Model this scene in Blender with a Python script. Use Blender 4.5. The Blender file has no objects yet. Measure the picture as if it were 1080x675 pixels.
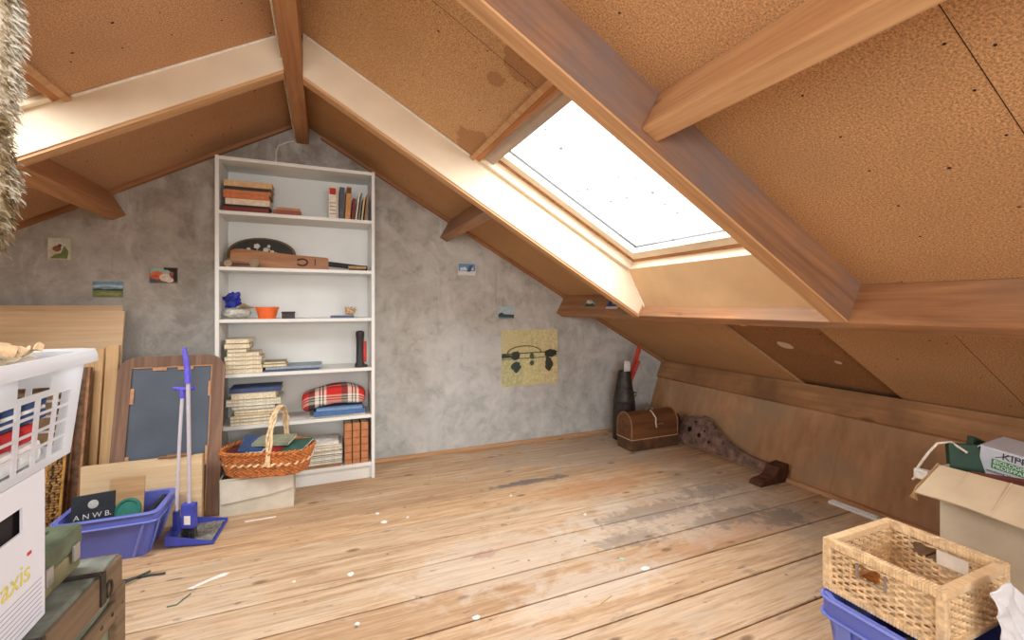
import bpy, bmesh, math, random
from mathutils import Matrix, Vector, noise as mnoise
R = random.Random(7)
C = bpy.context.scene.collection
rad = math.radians

# ---------------------------------------------------------------- camera
F, CX, HY, CAMH, YAW = 471.0, 540.0, 322.0, 1.10, rad(23)
SN, CS = math.sin(YAW), math.cos(YAW)
cd = bpy.data.cameras.new('camera'); cam = bpy.data.objects.new('camera', cd); C.objects.link(cam)
cam.location = (0, 0, CAMH); cam.rotation_euler = (rad(90), 0, -YAW)
cd.sensor_width = 36; cd.lens = F/1080*36; cd.shift_y = -(337.5-HY)/1080; cd.clip_start = .02
bpy.context.scene.camera = cam

def ray(x, y):
    a = (x-CX)/F; b = -(y-HY)/F
    return (a*CS+SN, -a*SN+CS, b)
def onY(x, y, Y):
    r = ray(x, y); t = Y/r[1]; return Vector((r[0]*t, Y, CAMH+r[2]*t))
def onX(x, y, X):
    r = ray(x, y); t = X/r[0]; return Vector((X, r[1]*t, CAMH+r[2]*t))
def onZ(x, y, Z=0.0):
    r = ray(x, y); t = (Z-CAMH)/r[2]; return Vector((r[0]*t, r[1]*t, Z))

# ---------------------------------------------------------------- materials
def S(r, g, b):
    f = lambda v: (v/255/12.92 if v/255 <= .04045 else ((v/255+.055)/1.055)**2.4)
    return (f(r), f(g), f(b), 1)
class NT:
    def __init__(s, name):
        s.m = bpy.data.materials.new(name); s.m.use_nodes = True
        s.t = s.m.node_tree; s.n = s.t.nodes; s.l = s.t.links
        s.b = s.n['Principled BSDF']; s.out = s.n['Material Output']
    def new(s, t, **k):
        n = s.n.new(t)
        for a, v in k.items(): setattr(n, a, v)
        return n
    def link(s, a, b): s.l.new(a, b)
    def coord(s, scale=(1,1,1), loc=(0,0,0), kind='Object'):
        c = s.new('ShaderNodeTexCoord'); mp = s.new('ShaderNodeMapping')
        mp.inputs['Scale'].default_value = scale; mp.inputs['Location'].default_value = loc
        s.link(c.outputs[kind], mp.inputs[0]); return mp.outputs[0]
    def noise(s, co, scale, detail=4, rough=.55, dist=0):
        n = s.new('ShaderNodeTexNoise'); n.inputs['Scale'].default_value = scale
        n.inputs['Detail'].default_value = detail; n.inputs['Roughness'].default_value = rough
        n.inputs['Distortion'].default_value = dist; s.link(co, n.inputs['Vector']); return n.outputs['Fac']
    def vor(s, co, scale, rnd=1):
        n = s.new('ShaderNodeTexVoronoi'); n.inputs['Scale'].default_value = scale
        n.inputs['Randomness'].default_value = rnd; s.link(co, n.inputs['Vector']); return n.outputs['Distance']
    def ramp(s, fac, stops):
        r = s.new('ShaderNodeValToRGB'); e = r.color_ramp.elements
        while len(e) < len(stops): e.new(.5)
        for el, (p, c) in zip(e, stops): el.position = p; el.color = c if len(c) == 4 else (*c, 1)
        s.link(fac, r.inputs[0]); return r.outputs[0]
    def mask(s, fac, a, b):
        r = s.new('ShaderNodeMapRange'); r.inputs[1].default_value = a; r.inputs[2].default_value = b
        s.link(fac, r.inputs[0]); return r.outputs[0]
    def mix(s, fac, a, b, mode='MIX'):
        m = s.new('ShaderNodeMix', data_type='RGBA', blend_type=mode)
        for v, i in ((fac, 0), (a, 6), (b, 7)):
            if hasattr(v, 'links') or isinstance(v, bpy.types.NodeSocket): s.link(v, m.inputs[i])
            else: m.inputs[i].default_value = v
        return m.outputs[2]
    def math(s, op, a, b=0.0):
        m = s.new('ShaderNodeMath', operation=op)
        for v, i in ((a, 0), (b, 1)):
            if isinstance(v, bpy.types.NodeSocket): s.link(v, m.inputs[i])
            else: m.inputs[i].default_value = v
        return m.outputs[0]
    def bump(s, h, st=.3, d=.01):
        b = s.new('ShaderNodeBump'); b.inputs['Strength'].default_value = st; b.inputs['Distance'].default_value = d
        s.link(h, b.inputs['Height']); s.link(b.outputs[0], s.b.inputs['Normal'])
    def fin(s, col, rough=.7, spec=.3, metal=0):
        if isinstance(col, bpy.types.NodeSocket): s.link(col, s.b.inputs['Base Color'])
        else: s.b.inputs['Base Color'].default_value = col
        s.b.inputs['Roughness'].default_value = rough; s.b.inputs['Specular IOR Level'].default_value = spec
        s.b.inputs['Metallic'].default_value = metal
        return s.m
_pc = {}
def plain(c, rough=.6, var=.12, scale=30, metal=0, spec=.3, bump=.1):
    key = (c, rough, var, scale, metal)
    if key in _pc: return _pc[key]
    t = NT('mat_%d_%d_%d' % c[:3])
    co = t.coord(); n = t.noise(co, scale, 4)
    a = S(*[max(0, v*(1-var)) for v in c]); b = S(*[min(255, v*(1+var*.6)) for v in c])
    col = t.ramp(n, [(.3, a), (.7, b)])
    if bump: t.bump(n, bump, .003)
    _pc[key] = t.fin(col, rough, spec, metal); return _pc[key]
def wood(name, light, dark, ax=0, rough=.6, knots=.0, grime=None, sc=1.0, gr=.25):
    t = NT(name); s3 = [9*sc]*3; s3[ax] = .8*sc
    co = t.coord(tuple(s3)); n = t.noise(co, 1.6, 6, .6, 1.2)
    s4 = [70*sc]*3; s4[ax] = 2.5*sc; n2 = t.noise(t.coord(tuple(s4)), 1, 3)
    col = t.ramp(n, [(.3, S(*dark)), (.5, S(*[(a+b)/2 for a, b in zip(light, dark)])), (.68, S(*light))])
    col = t.mix(gr, col, t.ramp(n2, [(.35, S(*[v*.8 for v in dark])), (.65, S(*light))]))
    if knots:
        s5 = [5*sc]*3; s5[ax] = 2.6*sc; v = t.vor(t.coord(tuple(s5), (.3, .7, .1)), 1)
        col = t.mix(t.mask(v, knots, knots*.4), col, S(*[x*.45 for x in dark]))
    if grime:
        g = t.noise(t.coord((1.5, 1.5, 1.5), (3, 1, 2)), 1.5, 5, .6)
        col = t.mix(t.mask(g, .42, .68), col, S(*grime))
    t.bump(n2, .25, .004); return t.fin(col, rough)
def board(name, base, stains=(), blotch=.5):
    t = NT(name); co = t.coord()
    f = t.noise(co, 190, 5, .8); g = t.noise(t.coord((60, 140, 60)), 1, 3, .6)
    col = t.ramp(f, [(.36, S(*[v*.66 for v in base])), (.5, S(*base)), (.64, S(*[min(255, v*1.22) for v in base]))])
    col = t.mix(t.mask(g, .62, .76), col, S(*[v*.72 for v in base]))
    b = t.noise(co, 1.6, 5, .6); lo = S(*[v*.84 for v in base])
    col = t.mix(t.math('MULTIPLY', t.mask(b, .45, .75), blotch), col, lo)
    sp = t.vor(co, 9); col = t.mix(t.mask(sp, .06, .035), col, S(50, 30, 18))
    for (x, y, z, r, c, k) in stains:
        d = t.new('ShaderNodeVectorMath', operation='DISTANCE'); t.link(co, d.inputs[0]); d.inputs[1].default_value = (x, y, z)
        nn = t.noise(co, 14, 5, .6); dd = t.math('ADD', d.outputs['Value'], t.math('MULTIPLY', t.math('SUBTRACT', nn, .5), r*1.1))
        col = t.mix(t.math('MULTIPLY', t.mask(dd, r, r*.93), k), col, S(*c))
    t.bump(f, .04, .001); return t.fin(col, .85, .15)

M = {}
M['board'] = board('particle_board', (192, 149, 106))
M['board_stain'] = board('particle_board_water_stained', (206, 166, 122), [(.79, 2.08, 0, .14, (162, 116, 80), .7), (.72, 1.38, 0, .10, (162, 116, 80), .7), (.66, 1.55, 0, .05, (162, 116, 80), .6), (.38, 1.95, 0, .03, (70, 45, 28), .9)])
M['board_dark'] = board('old_particle_board', (158, 114, 76), [(2.80, 1.75, 0, .05, (228, 205, 175), .9), (2.55, 1.86, 0, .035, (215, 190, 160), .8), (2.97, 1.55, 0, .03, (228, 205, 175), .8)])
M['board_left'] = board('particle_board_left', (198, 154, 116))
M['lining'] = plain((226, 208, 182), .6, .03, 6)
M['hardboard'] = plain((212, 178, 136), .65, .05, 5)
M['white_bead'] = plain((235, 228, 215), .5, .05)
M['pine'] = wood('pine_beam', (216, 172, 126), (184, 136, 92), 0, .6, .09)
M['beam'] = wood('dark_pine_beam', (168, 122, 88), (122, 86, 62), 0, .6, .10, (118, 104, 100))
M['beam_red'] = wood('reddish_pine_beam', (196, 144, 98), (160, 108, 68), 0, .6, .09)
M['beam_grey'] = wood('greyed_pine_beam', (190, 140, 98), (142, 98, 66), 0, .65, .12, (142, 114, 92))
M['batten'] = wood('batten_wood', (186, 134, 92), (150, 102, 66), 0)
M['strip'] = wood('skirting_strip_wood', (208, 166, 124), (176, 130, 90), 0)
M['knee'] = wood('knee_wall_ply', (196, 154, 116), (166, 122, 86), 2, .7, .03, (158, 136, 108), .35)
M['plate'] = wood('wall_plate_wood', (188, 142, 98), (146, 104, 68), 1, .7, .12, (128, 94, 66), .7)
M['sash'] = plain((236, 222, 198), .45, .05, 8)
M['sash_pine'] = wood('sash_pine', (206, 150, 96), (166, 108, 60), 1)
M['old_sash'] = wood('weathered_sash', (200, 170, 140), (150, 108, 78), 1, .6, 0, (185, 185, 180))
M['rubber'] = plain((60, 62, 66), .5, .05)
M['dark'] = plain((40, 34, 30), .8, .1)
M['white'] = plain((226, 226, 222), .45, .02, 4, bump=0)
M['shellroof'] = plain((70, 60, 52), .9)
M['blue'] = plain((104, 118, 205), .4, .05, 5)
M['blue_l'] = plain((120, 134, 214), .4, .05, 5)
M['card'] = plain((188, 172, 148), .8, .05, 12)
M['card_grey'] = plain((205, 198, 180), .85, .06, 14)
M['boxwhite'] = plain((222, 226, 236), .6, .02, 4)
M['paper'] = plain((238, 234, 224), .7, .05)
M['metal'] = plain((190, 192, 196), .3, .05, 20, metal=.7)
M['iron'] = plain((70, 66, 62), .5, .25, 20, metal=.6)
M['wicker'] = plain((205, 150, 96), .6, .3, 60)
M['wicker_l'] = plain((236, 204, 162), .6, .18, 50)
M['wicker_o'] = plain((196, 122, 66), .55, .3, 60)
M['maple'] = wood('maple_board', (234, 206, 168), (216, 182, 138), 0, .5, .05)
M['maple_v'] = wood('maple_plank', (228, 194, 148), (208, 168, 118), 2, .5)
M['pale'] = wood('pale_plank', (232, 208, 170), (214, 184, 140), 0, .55)
M['brownwood'] = wood('brown_frame_wood', (150, 118, 98), (104, 78, 64), 2, .6, .08)
M['chest'] = wood('chest_wood', (126, 84, 52), (78, 48, 30), 0, .4, .06)

def plaster():
    t = NT('old_grey_plaster'); co = t.coord()
    a = t.noise(co, 1.3, 7, .62, .6); b = t.noise(co, 9, 6, .65, .4); c = t.noise(co, 60, 3)
    col = t.ramp(a, [(.30, S(160, 155, 146)), (.47, S(176, 172, 164)), (.56, S(186, 184, 178)), (.7, S(198, 199, 197))])
    col = t.mix(t.math('MULTIPLY', t.mask(b, .50, .68), .7), col, S(200, 197, 190)); 
    col = t.mix(t.math('MULTIPLY', t.mask(b, .46, .33), .45), col, S(134, 127, 118))
    sx = t.new('ShaderNodeSeparateXYZ'); t.link(co, sx.inputs[0])
    h = t.math('ADD', sx.outputs['Z'], t.math('MULTIPLY', t.math('SUBTRACT', t.noise(co, 1.6, 5), .5), 1.2))
    col = t.mix(t.math('MULTIPLY', t.mask(h, 1.3, 2.1), .65), col, t.ramp(b, [(.35, S(128, 110, 92)), (.65, S(166, 150, 134))]))
    col = t.mix(t.math('MULTIPLY', t.mask(h, 1.0, .3), .6), col, t.ramp(b, [(.35, S(170, 178, 180)), (.65, S(204, 208, 208))]))
    stk = t.noise(t.coord((26, 1, 1.2)), 1, 3); col = t.mix(t.math('MULTIPLY', t.mask(stk, .66, .76), .3), col, S(132, 104, 84))
    cl = t.noise(t.coord((1.4, 1, 1), (4, 0, 7)), 2.6, 8, .68, 1.2); col = t.mix(t.math('MULTIPLY', t.mask(cl, .50, .66), .6), col, S(206, 205, 200))
    ck = t.noise(t.coord((1, 1, 1), (9, 0, 2)), 3.2, 8, .7, .8); col = t.mix(t.math('MULTIPLY', t.mask(ck, .56, .68), .4), col, S(138, 128, 116))
    t.bump(t.mix(.4, b, c), .5, .012); return t.fin(col, .9, .1)
M['plaster'] = plaster()

PW, PH = .196, .02
def floor_mat():
    t = NT('worn_pine_floorboards'); co = t.coord()
    sx = t.new('ShaderNodeSeparateXYZ'); t.link(co, sx.inputs[0])
    idx = t.math('FLOOR', t.math('DIVIDE', t.math('ADD', sx.outputs['Y'], 5-PH), PW))
    wn = t.new('ShaderNodeTexWhiteNoise', noise_dimensions='1D'); t.link(idx, wn.inputs['W'])
    cb = t.new('ShaderNodeCombineXYZ'); t.link(t.math('MULTIPLY', idx, 3.7), cb.inputs[0]); t.link(t.math('MULTIPLY', idx, 1.3), cb.inputs[2])
    ad = t.new('ShaderNodeVectorMath', operation='ADD'); t.link(co, ad.inputs[0]); t.link(cb.outputs[0], ad.inputs[1])
    def sc(v, loc=(0,0,0)):
        mp = t.new('ShaderNodeMapping'); mp.inputs['Scale'].default_value = v; mp.inputs['Location'].default_value = loc
        t.link(ad.outputs[0], mp.inputs[0]); return mp.outputs[0]
    g = t.noise(sc((1.3, 20, 1)), 1.6, 7, .68, 1.0); g2 = t.noise(sc((5, 110, 1)), 1, 4, .7)
    col = t.ramp(g, [(.28, S(160, 130, 100)), (.42, S(188, 160, 128)), (.55, S(204, 178, 148)), (.72, S(216, 196, 168))])
    col = t.mix(t.math('MULTIPLY', t.mask(g2, .5, .66), .6), col, S(156, 122, 92))
    tint = t.ramp(wn.outputs['Value'], [(0, S(232, 220, 208)), (.5, (1, 1, 1, 1)), (1, S(255, 240, 222))])
    col = t.mix(1, col, tint, 'MULTIPLY')
    # worn grey, whitish and dirty patches
    w = t.noise(t.coord((1.0, 2.2, 1), (2.2, .4, 0)), 1.7, 7, .66, .8)
    col = t.mix(t.math('MULTIPLY', t.mask(w, .54, .68), .4), col, S(198, 188, 174))
    d = t.noise(t.coord((3, 9, 1), (5, 3, 0)), 1.3, 6, .7, .5)
    col = t.mix(t.math('MULTIPLY', t.mask(d, .60, .70), .6), col, S(128, 112, 100))
    def blob(col, cx, cy, rx, ry, c, k, ns=5):
        mp = t.new('ShaderNodeMapping'); mp.inputs['Location'].default_value = (-cx/rx, -cy/ry, 0); mp.inputs['Scale'].default_value = (1/rx, 1/ry, 0)
        t.link(co, mp.inputs[0]); ln = t.new('ShaderNodeVectorMath', operation='LENGTH'); t.link(mp.outputs[0], ln.inputs[0])
        n = t.noise(co, ns, 7, .7, .6); v = t.math('ADD', ln.outputs['Value'], t.math('MULTIPLY', t.math('SUBTRACT', n, .5), 3.2))
        return t.mix(t.math('MULTIPLY', t.mask(v, 1.0, .6), k), col, S(*c))
    for bb in ((1.75, 1.85, .75, .30, (204, 194, 182), .45, 6), (2.25, 1.9, .35, .8, (150, 138, 124), .5, 4), (1.9, 2.9, .9, .4, (170, 158, 144), .5, 4), (2.3, 1.1, .5, .4, (160, 140, 120), .45, 6),
      (1.50, 2.28, .45, .14, (190, 140, 100), .55, 6), (1.75, 1.55, .5, .10, (186, 140, 106), .4, 7), (.66, 1.86, .075, .045, (150, 96, 72), .8, 12), (.72, 1.80, .5, .22, (208, 198, 184), .4, 6), (.95, 1.48, .4, .12, (208, 198, 186), .5, 7),
      (1.62, 1.90, .38, .10, (112, 104, 98), .5, 16), (1.95, 1.70, .30, .09, (106, 98, 92), .5, 16), (2.1, 1.98, .25, .10, (112, 104, 98), .45, 16), (1.35, 1.72, .22, .07, (122, 114, 106), .5, 16), (2.2, 1.58, .18, .10, (90, 86, 84), .6, 14), (1.2, 2.52, .35, .035, (100, 98, 98), .8, 9)):
        col = blob(col, *bb)
    # knots and nail marks
    v = t.vor(sc((3.4, 7.5, 1)), 1); col = t.mix(t.math('MULTIPLY', t.mask(v, .13, .06), .75), col, S(112, 80, 58))
    v = t.vor(t.coord((5, 6, 1)), 1.6); col = t.mix(t.math('MULTIPLY', t.mask(v, .07, .04), .7), col, S(80, 64, 56))
    ds = t.noise(t.coord((5, 22, 1), (1, 8, 0)), 1.4, 5, .7, .3); col = t.mix(t.math('MULTIPLY', t.mask(ds, .63, .70), .8), col, S(100, 88, 78))
    ru = t.noise(t.coord((2, 4, 1), (8, 1, 0)), 1.2, 5, .6); col = t.mix(t.math('MULTIPLY', t.mask(ru, .58, .7), .25), col, S(190, 138, 100))
    t.bump(g2, .2, .004); return t.fin(col, .62, .25)
M['floor'] = floor_mat()

# ---------------------------------------------------------------- mesh builder
class MB:
    def __init__(s): s.v = []; s.f = []; s.mi = []
    def add(s, vs, fs, mi=0, mat=None):
        o = len(s.v)
        s.v += [tuple(mat @ Vector(v)) if mat else tuple(v) for v in vs]
        s.f += [tuple(i+o for i in f) for f in fs]; s.mi += [mi]*len(fs); return s
    def bm(s, b, mi=0, mat=None):
        b.verts.index_update()
        s.add([v.co.copy() for v in b.verts], [[v.index for v in f.verts] for f in b.faces], mi, mat); b.free(); return s
    def box(s, x0, x1, y0, y1, z0, z1, bev=0, mi=0, mat=None, seg=2):
        if x0 > x1: x0, x1 = x1, x0
        if y0 > y1: y0, y1 = y1, y0
        if z0 > z1: z0, z1 = z1, z0
        b = bmesh.new(); bmesh.ops.create_cube(b, size=1)
        for v in b.verts: v.co = Vector((x0+(v.co.x+.5)*(x1-x0), y0+(v.co.y+.5)*(y1-y0), z0+(v.co.z+.5)*(z1-z0)))
        if bev: bmesh.ops.bevel(b, geom=b.edges[:], offset=min(bev, .45*min(x1-x0, y1-y0, z1-z0)), segments=seg, affect='EDGES', profile=.6)
        return s.bm(b, mi, mat)
    def prism(s, pts, a, b_, axis='Y', mi=0, mat=None, bev=0):
        """polygon pts extruded from a to b along the axis; pts are the two other coordinates in xyz order"""
        def P(p, t): return {'X': (t, p[0], p[1]), 'Y': (p[0], t, p[1]), 'Z': (p[0], p[1], t)}[axis]
        b = bmesh.new(); A = [b.verts.new(P(p, a)) for p in pts]; B = [b.verts.new(P(p, b_)) for p in pts]; n = len(pts)
        b.faces.new(A); b.faces.new(B[::-1])
        for i in range(n): b.faces.new((A[i], B[i], B[(i+1) % n], A[(i+1) % n])) 
        bmesh.ops.recalc_face_normals(b, faces=b.faces[:])
        if bev: bmesh.ops.bevel(b, geom=b.edges[:], offset=bev, segments=1, affect='EDGES')
        return s.bm(b, mi, mat)
    def tube(s, path, r, n=8, mi=0, closed=False, mat=None, flat=1.0):
        P = [Vector(p) for p in path]; m = len(P); vs = []; fs = []; up = None
        for i, p in enumerate(P):
            t = (P[(i+1) % m]-P[i-1]) if closed else (P[min(i+1, m-1)]-P[max(i-1, 0)])
            t = t.normalized() if t.length > 1e-9 else Vector((0, 0, 1))
            if up is None: up = Vector((0, 0, 1)) if abs(t.z) < .9 else Vector((1, 0, 0))
            x = t.cross(up)
            if x.length < 1e-4: x = t.orthogonal()
            x.normalize(); y = x.cross(t).normalized(); up = y
            rr = r[i] if isinstance(r, (list, tuple)) else r
            for k in range(n):
                a = 2*math.pi*k/n; vs.append(p+x*math.cos(a)*rr+y*math.sin(a)*rr*flat)
        for i in range(m if closed else m-1):
            for k in range(n):
                a = i*n+k; b = i*n+(k+1) % n; c = ((i+1) % m)*n+(k+1) % n; d = ((i+1) % m)*n+k
                fs.append((a, b, c, d))
        if not closed: fs.append(tuple(range(n))[::-1]); fs.append(tuple((m-1)*n+k for k in range(n)))
        return s.add(vs, fs, mi, mat)
    def lathe(s, prof, n=24, mi=0, mat=None, sx=1, sy=1):
        vs = []; fs = []
        for (r, z) in prof:
            for k in range(n):
                a = 2*math.pi*k/n; vs.append((r*math.cos(a)*sx, r*math.sin(a)*sy, z))
        for i in range(len(prof)-1):
            for k in range(n): fs.append((i*n+k, i*n+(k+1) % n, (i+1)*n+(k+1) % n, (i+1)*n+k))
        fs.append(tuple(range(n))[::-1]); fs.append(tuple((len(prof)-1)*n+k for k in range(n)))
        return s.add(vs, fs, mi, mat)
    def blob(s, c, r, sub=3, amp=.1, fr=6, mi=0, mat=None, seed=0):
        b = bmesh.new(); bmesh.ops.create_icosphere(b, subdivisions=sub, radius=1)
        for v in b.verts:
            d = v.co.copy(); q = 1+amp*mnoise.noise(d*fr*.4+Vector((seed, seed*2, 0)))*2
            v.co = Vector((c[0]+d.x*r[0]*q, c[1]+d.y*r[1]*q, c[2]+d.z*r[2]*q))
        return s.bm(b, mi, mat)
    def holed(s, us, vs_, holes, w0, w1, mi=0, mat=None):
        """slab in u,v between w0 and w1 with rectangular holes (u0,u1,v0,v1)"""
        U = sorted(set([us[0], us[1]]+[x for h in holes for x in h[:2]])); V = sorted(set([vs_[0], vs_[1]]+[x for h in holes for x in h[2:]]))
        U = [u for u in U if us[0] <= u <= us[1]]; V = [v for v in V if vs_[0] <= v <= vs_[1]]
        solid = {}
        for i in range(len(U)-1):
            for j in range(len(V)-1):
                cu, cv = (U[i]+U[i+1])/2, (V[j]+V[j+1])/2
                solid[i, j] = not any(h[0] < cu < h[1] and h[2] < cv < h[3] for h in holes)
        for (i, j), ok in solid.items():
            if not ok: continue
            a, b, c, d = U[i], U[i+1], V[j], V[j+1]
            fs = [((0,1,2,3)), ((7,6,5,4))]; vv = [(a,c,w1),(b,c,w1),(b,d,w1),(a,d,w1),(a,c,w0),(b,c,w0),(b,d,w0),(a,d,w0)]
            if not solid.get((i, j-1)): fs.append((4,5,1,0))
            if not solid.get((i, j+1)): fs.append((6,7,3,2))
            if not solid.get((i-1, j)): fs.append((7,4,0,3))
            if not solid.get((i+1, j)): fs.append((5,6,2,1))
            s.add(vv, fs, mi, mat)
        return s
    def build(s, name, mats, parent=None, mw=None, smooth=False, loc=None):
        me = bpy.data.meshes.new(name); me.from_pydata(s.v, [], s.f)
        for m in (mats if isinstance(mats, (list, tuple)) else [mats]): me.materials.append(m)
        for p, i in zip(me.polygons, s.mi): p.material_index = i; p.use_smooth = smooth
        me.update(); me.validate()
        b = bmesh.new(); b.from_mesh(me)
        if smooth: bmesh.ops.remove_doubles(b, verts=b.verts[:], dist=1e-6)
        bmesh.ops.recalc_face_normals(b, faces=b.faces[:]); b.to_mesh(me); b.free()
        if smooth: me.set_sharp_from_angle(angle=rad(40))
        o = bpy.data.objects.new(name, me); C.objects.link(o)
        if parent: o.parent = parent
        if mw is not None: o.matrix_basis = mw
        if loc is not None: o.location = loc
        return o
def thing(name, label, cat, loc=(0,0,0), rot=(0,0,0), group=None):
    o = bpy.data.objects.new(name, None); C.objects.link(o); o.empty_display_size = .05
    o.location = loc; o.rotation_euler = rot; o['label'] = label; o['category'] = cat
    if group: o['group'] = group
    return o
def tag(o, label, cat, group=None):
    o['label'] = label; o['category'] = cat
    if group: o['group'] = group
    return o
def struct(o, label=None, cat=None):
    o['kind'] = 'structure'
    if label: o['label'] = label; o['category'] = cat
    return o
def T(x, y, z): return Matrix.Translation((x, y, z))
def Rm(a, ax): return Matrix.Rotation(a, 4, ax)
def text(parent, body, size, mw, mat, ext=.0004, name='lettering', ax='CENTER'):
    cu = bpy.data.curves.new('txt', 'FONT'); cu.body = body; cu.size = size; cu.extrude = ext; cu.align_x = ax; cu.align_y = 'CENTER'
    tmp = bpy.data.objects.new('txt', cu); C.objects.link(tmp)
    dg = bpy.context.evaluated_depsgraph_get(); me = bpy.data.meshes.new_from_object(tmp.evaluated_get(dg)); bpy.data.objects.remove(tmp)
    me.materials.clear(); me.materials.append(mat); o = bpy.data.objects.new(name, me); C.objects.link(o); o.parent = parent; o.matrix_basis = mw
    return o

# ================================================================ ROOM SHELL
D = 3.255; YR = -2.3
AL = math.atan(.565); ca, sa = math.cos(AL), math.sin(AL)
MR = Matrix(((ca, 0, sa, 0), (0, 1, 0, 0), (-sa, 0, ca, 2.23), (0, 0, 0, 1)))       # right slope: u down, v=Y, w out
ML = Matrix(((-ca, 0, -sa, 0), (0, 1, 0, 0), (-sa, 0, ca, 2.385), (0, 0, 0, 1)))    # left slope (mirrored)
ur = -.16; ul = .155
fm = MB()
y = -5+PH
while y < D:
    if y+PW > YR: fm.box(-3.1, 3.0, max(y, YR)+.0036, min(y+PW, D+.02)-.0036, -.03+R.uniform(-.0015, 0), 0, .003, seg=1)
    y += PW
fm.box(-3.2, 3.2, YR-.1, D+.1, -.08, -.031, mi=1)
struct(fm.build('floor', [M['floor'], M['dark']]))

# gable walls
pent = [(-3.05, -.03), (3.05, -.03), (3.05, .50), (-.138, 2.31), (-3.05, .70)]
struct(MB().prism(pent, D, D+.12).build('wall_back', M['plaster']))
wf = MB(); wx0, wx1, wz0, wz1 = -1.25, 1.05, .75, 1.62
wf.box(-3.05, wx0, YR-.12, YR, -.03, .70).box(wx1, 3.05, YR-.12, YR, -.03, .5)
wf.prism([(-3.05, .7), (wx0, .7), (wx0, 1.69), (-3.05, .7)][:3], YR-.12, YR)
wf.prism([(wx1, .5), (3.05, .5), (wx1, 1.63)], YR-.12, YR)
wf.box(wx0, wx1, YR-.12, YR, -.03, wz0)
wf.prism([(wx0, wz1), (wx1, wz1), (wx1, 1.63), (-.138, 2.31), (wx0, 1.69)], YR-.12, YR)
struct(wf.build('wall_front', M['plaster']))
struct(MB().box(-3.1, -2.95, YR, D, -.03, .80).build('wall_left', M['knee']))
# knee wall: leaning boards on the right, plate on top
kw = MB(); yy = YR
for wd in (.62, .55, .61, .60, .95, .62, .60, .62, .40):
    y2 = min(yy+wd, D)
    kw.add([(2.685, yy, 0), (2.685, y2, 0), (2.845, y2, .46), (2.845, yy, .46), (2.72, yy, 0), (2.72, y2, 0), (2.88, y2, .46), (2.88, yy, .46)],
           [(0,1,2,3), (4,5,6,7), (0,1,5,4), (2,3,7,6), (1,2,6,5), (0,3,7,4)])
    yy = y2+.0008
    if yy >= D: break
struct(kw.build('wall_right', M['knee']))
pl = MB(); pl.prism([(2.835, .44), (2.822, .455), (2.885, .592), (2.99, .54), (2.93, .43)], YR, D, 'Y')
struct(pl.build('trim_1', M['plate']), 'rough timber wall plate running along the top of the knee wall', 'beam')
struct(MB().box(2.80, 3.3, YR, D, -.05, -.03).box(2.89, 3.05, YR, D, -.03, .48).build('wall_right_backing', M['dark']))

def panel(name, m, mw, u0, u1, v0, v1, w0=0, th=.018, seams=(), nails=()):
    mb = MB(); mb.box(u0, u1, v0+.0014, v1-.0014, w0, w0+th, .001, seg=1)
    for q in seams: mb.box(u0+.004, u1-.004, q-.0008, q+.0008, w0-.0005, w0+.001, mi=1)
    for (u, v) in nails: mb.lathe([(.0034, 0), (.003, -.0012)], 8, 1, T(u, v, w0+.0005) )
    return struct(mb.build(name, [m, M['dark']], mw=mw))
def nl(u0, u1, n, v, dv=.004): return [(u0+(u1-u0)*i/(n-1)+R.uniform(-.02, .02), v+R.uniform(-dv, dv)) for i in range(n)]
UP = 2.10; UE = 3.40
YA, YA2, YB, YB2 = 2.205, 2.262, 1.03, 1.092
SK0, SK1 = .80, 1.95
# right slope
panel('ceiling', M['board'], MR, ur, UE, YA2-.03, D+.03, nails=nl(.2, 2, 6, 2.75)+nl(2.3, 3.2, 3, 2.7))
panel('ceiling', M['board'], MR, UP+.02, UE, 1.968, YA2-.03, nails=nl(2.3, 3.2, 3, 2.02))
panel('ceiling', M['board_dark'], MR, UP+.02, UE, 1.40, 1.975, .02, nails=[(2.9, 1.6)])
panel('ceiling', M['board'], MR, UP+.02, UE, YR, 1.405, seams=(.9,), nails=nl(2.3, 3.2, 4, 1.34)+nl(2.3, 3.2, 4, .95))
panel('ceiling', M['board_stain'], MR, ur, SK0, YB2-.02, YA+.02, .036, seams=(1.43,), nails=nl(.2, .75, 4, 1.45)+nl(.1, .7, 3, 1.31)+nl(.15, .7, 3, 1.8, .06)+[(.36, 1.98)])
panel('ceiling', M['board'], MR, ur, UP+.02, YR, YB+.02, seams=(.444, -.8), nails=nl(.2, .8, 4, .93)+nl(1.15, 1.95, 7, .47)+nl(1.15, 1.95, 6, .415)+nl(1.1, 1.9, 6, .74, .012)+nl(1.2, 2, 4, .18)+nl(.2, .9, 4, .47))
# left slope
SL0, SL1 = 1.02, 2.15
panel('ceiling', M['board_left'], ML, ul, UE, YA2-.03, D+.03, nails=nl(.3, 1.2, 4, 2.78)+nl(.3, 1.2, 3, 3.1))
panel('ceiling', M['board_left'], ML, ul, SL0, YB2-.02, YA+.02, .0, seams=(), nails=nl(.25, .9, 5, 2.0)+nl(.3, .9, 4, 1.6)+[(.32, 1.93)])
panel('ceiling', M['board_left'], ML, SL1, UE, YB2-.02, YA2-.03)
panel('ceiling', M['board_left'], ML, ul, UE, YR, YB+.02, seams=(-.2,))
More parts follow.
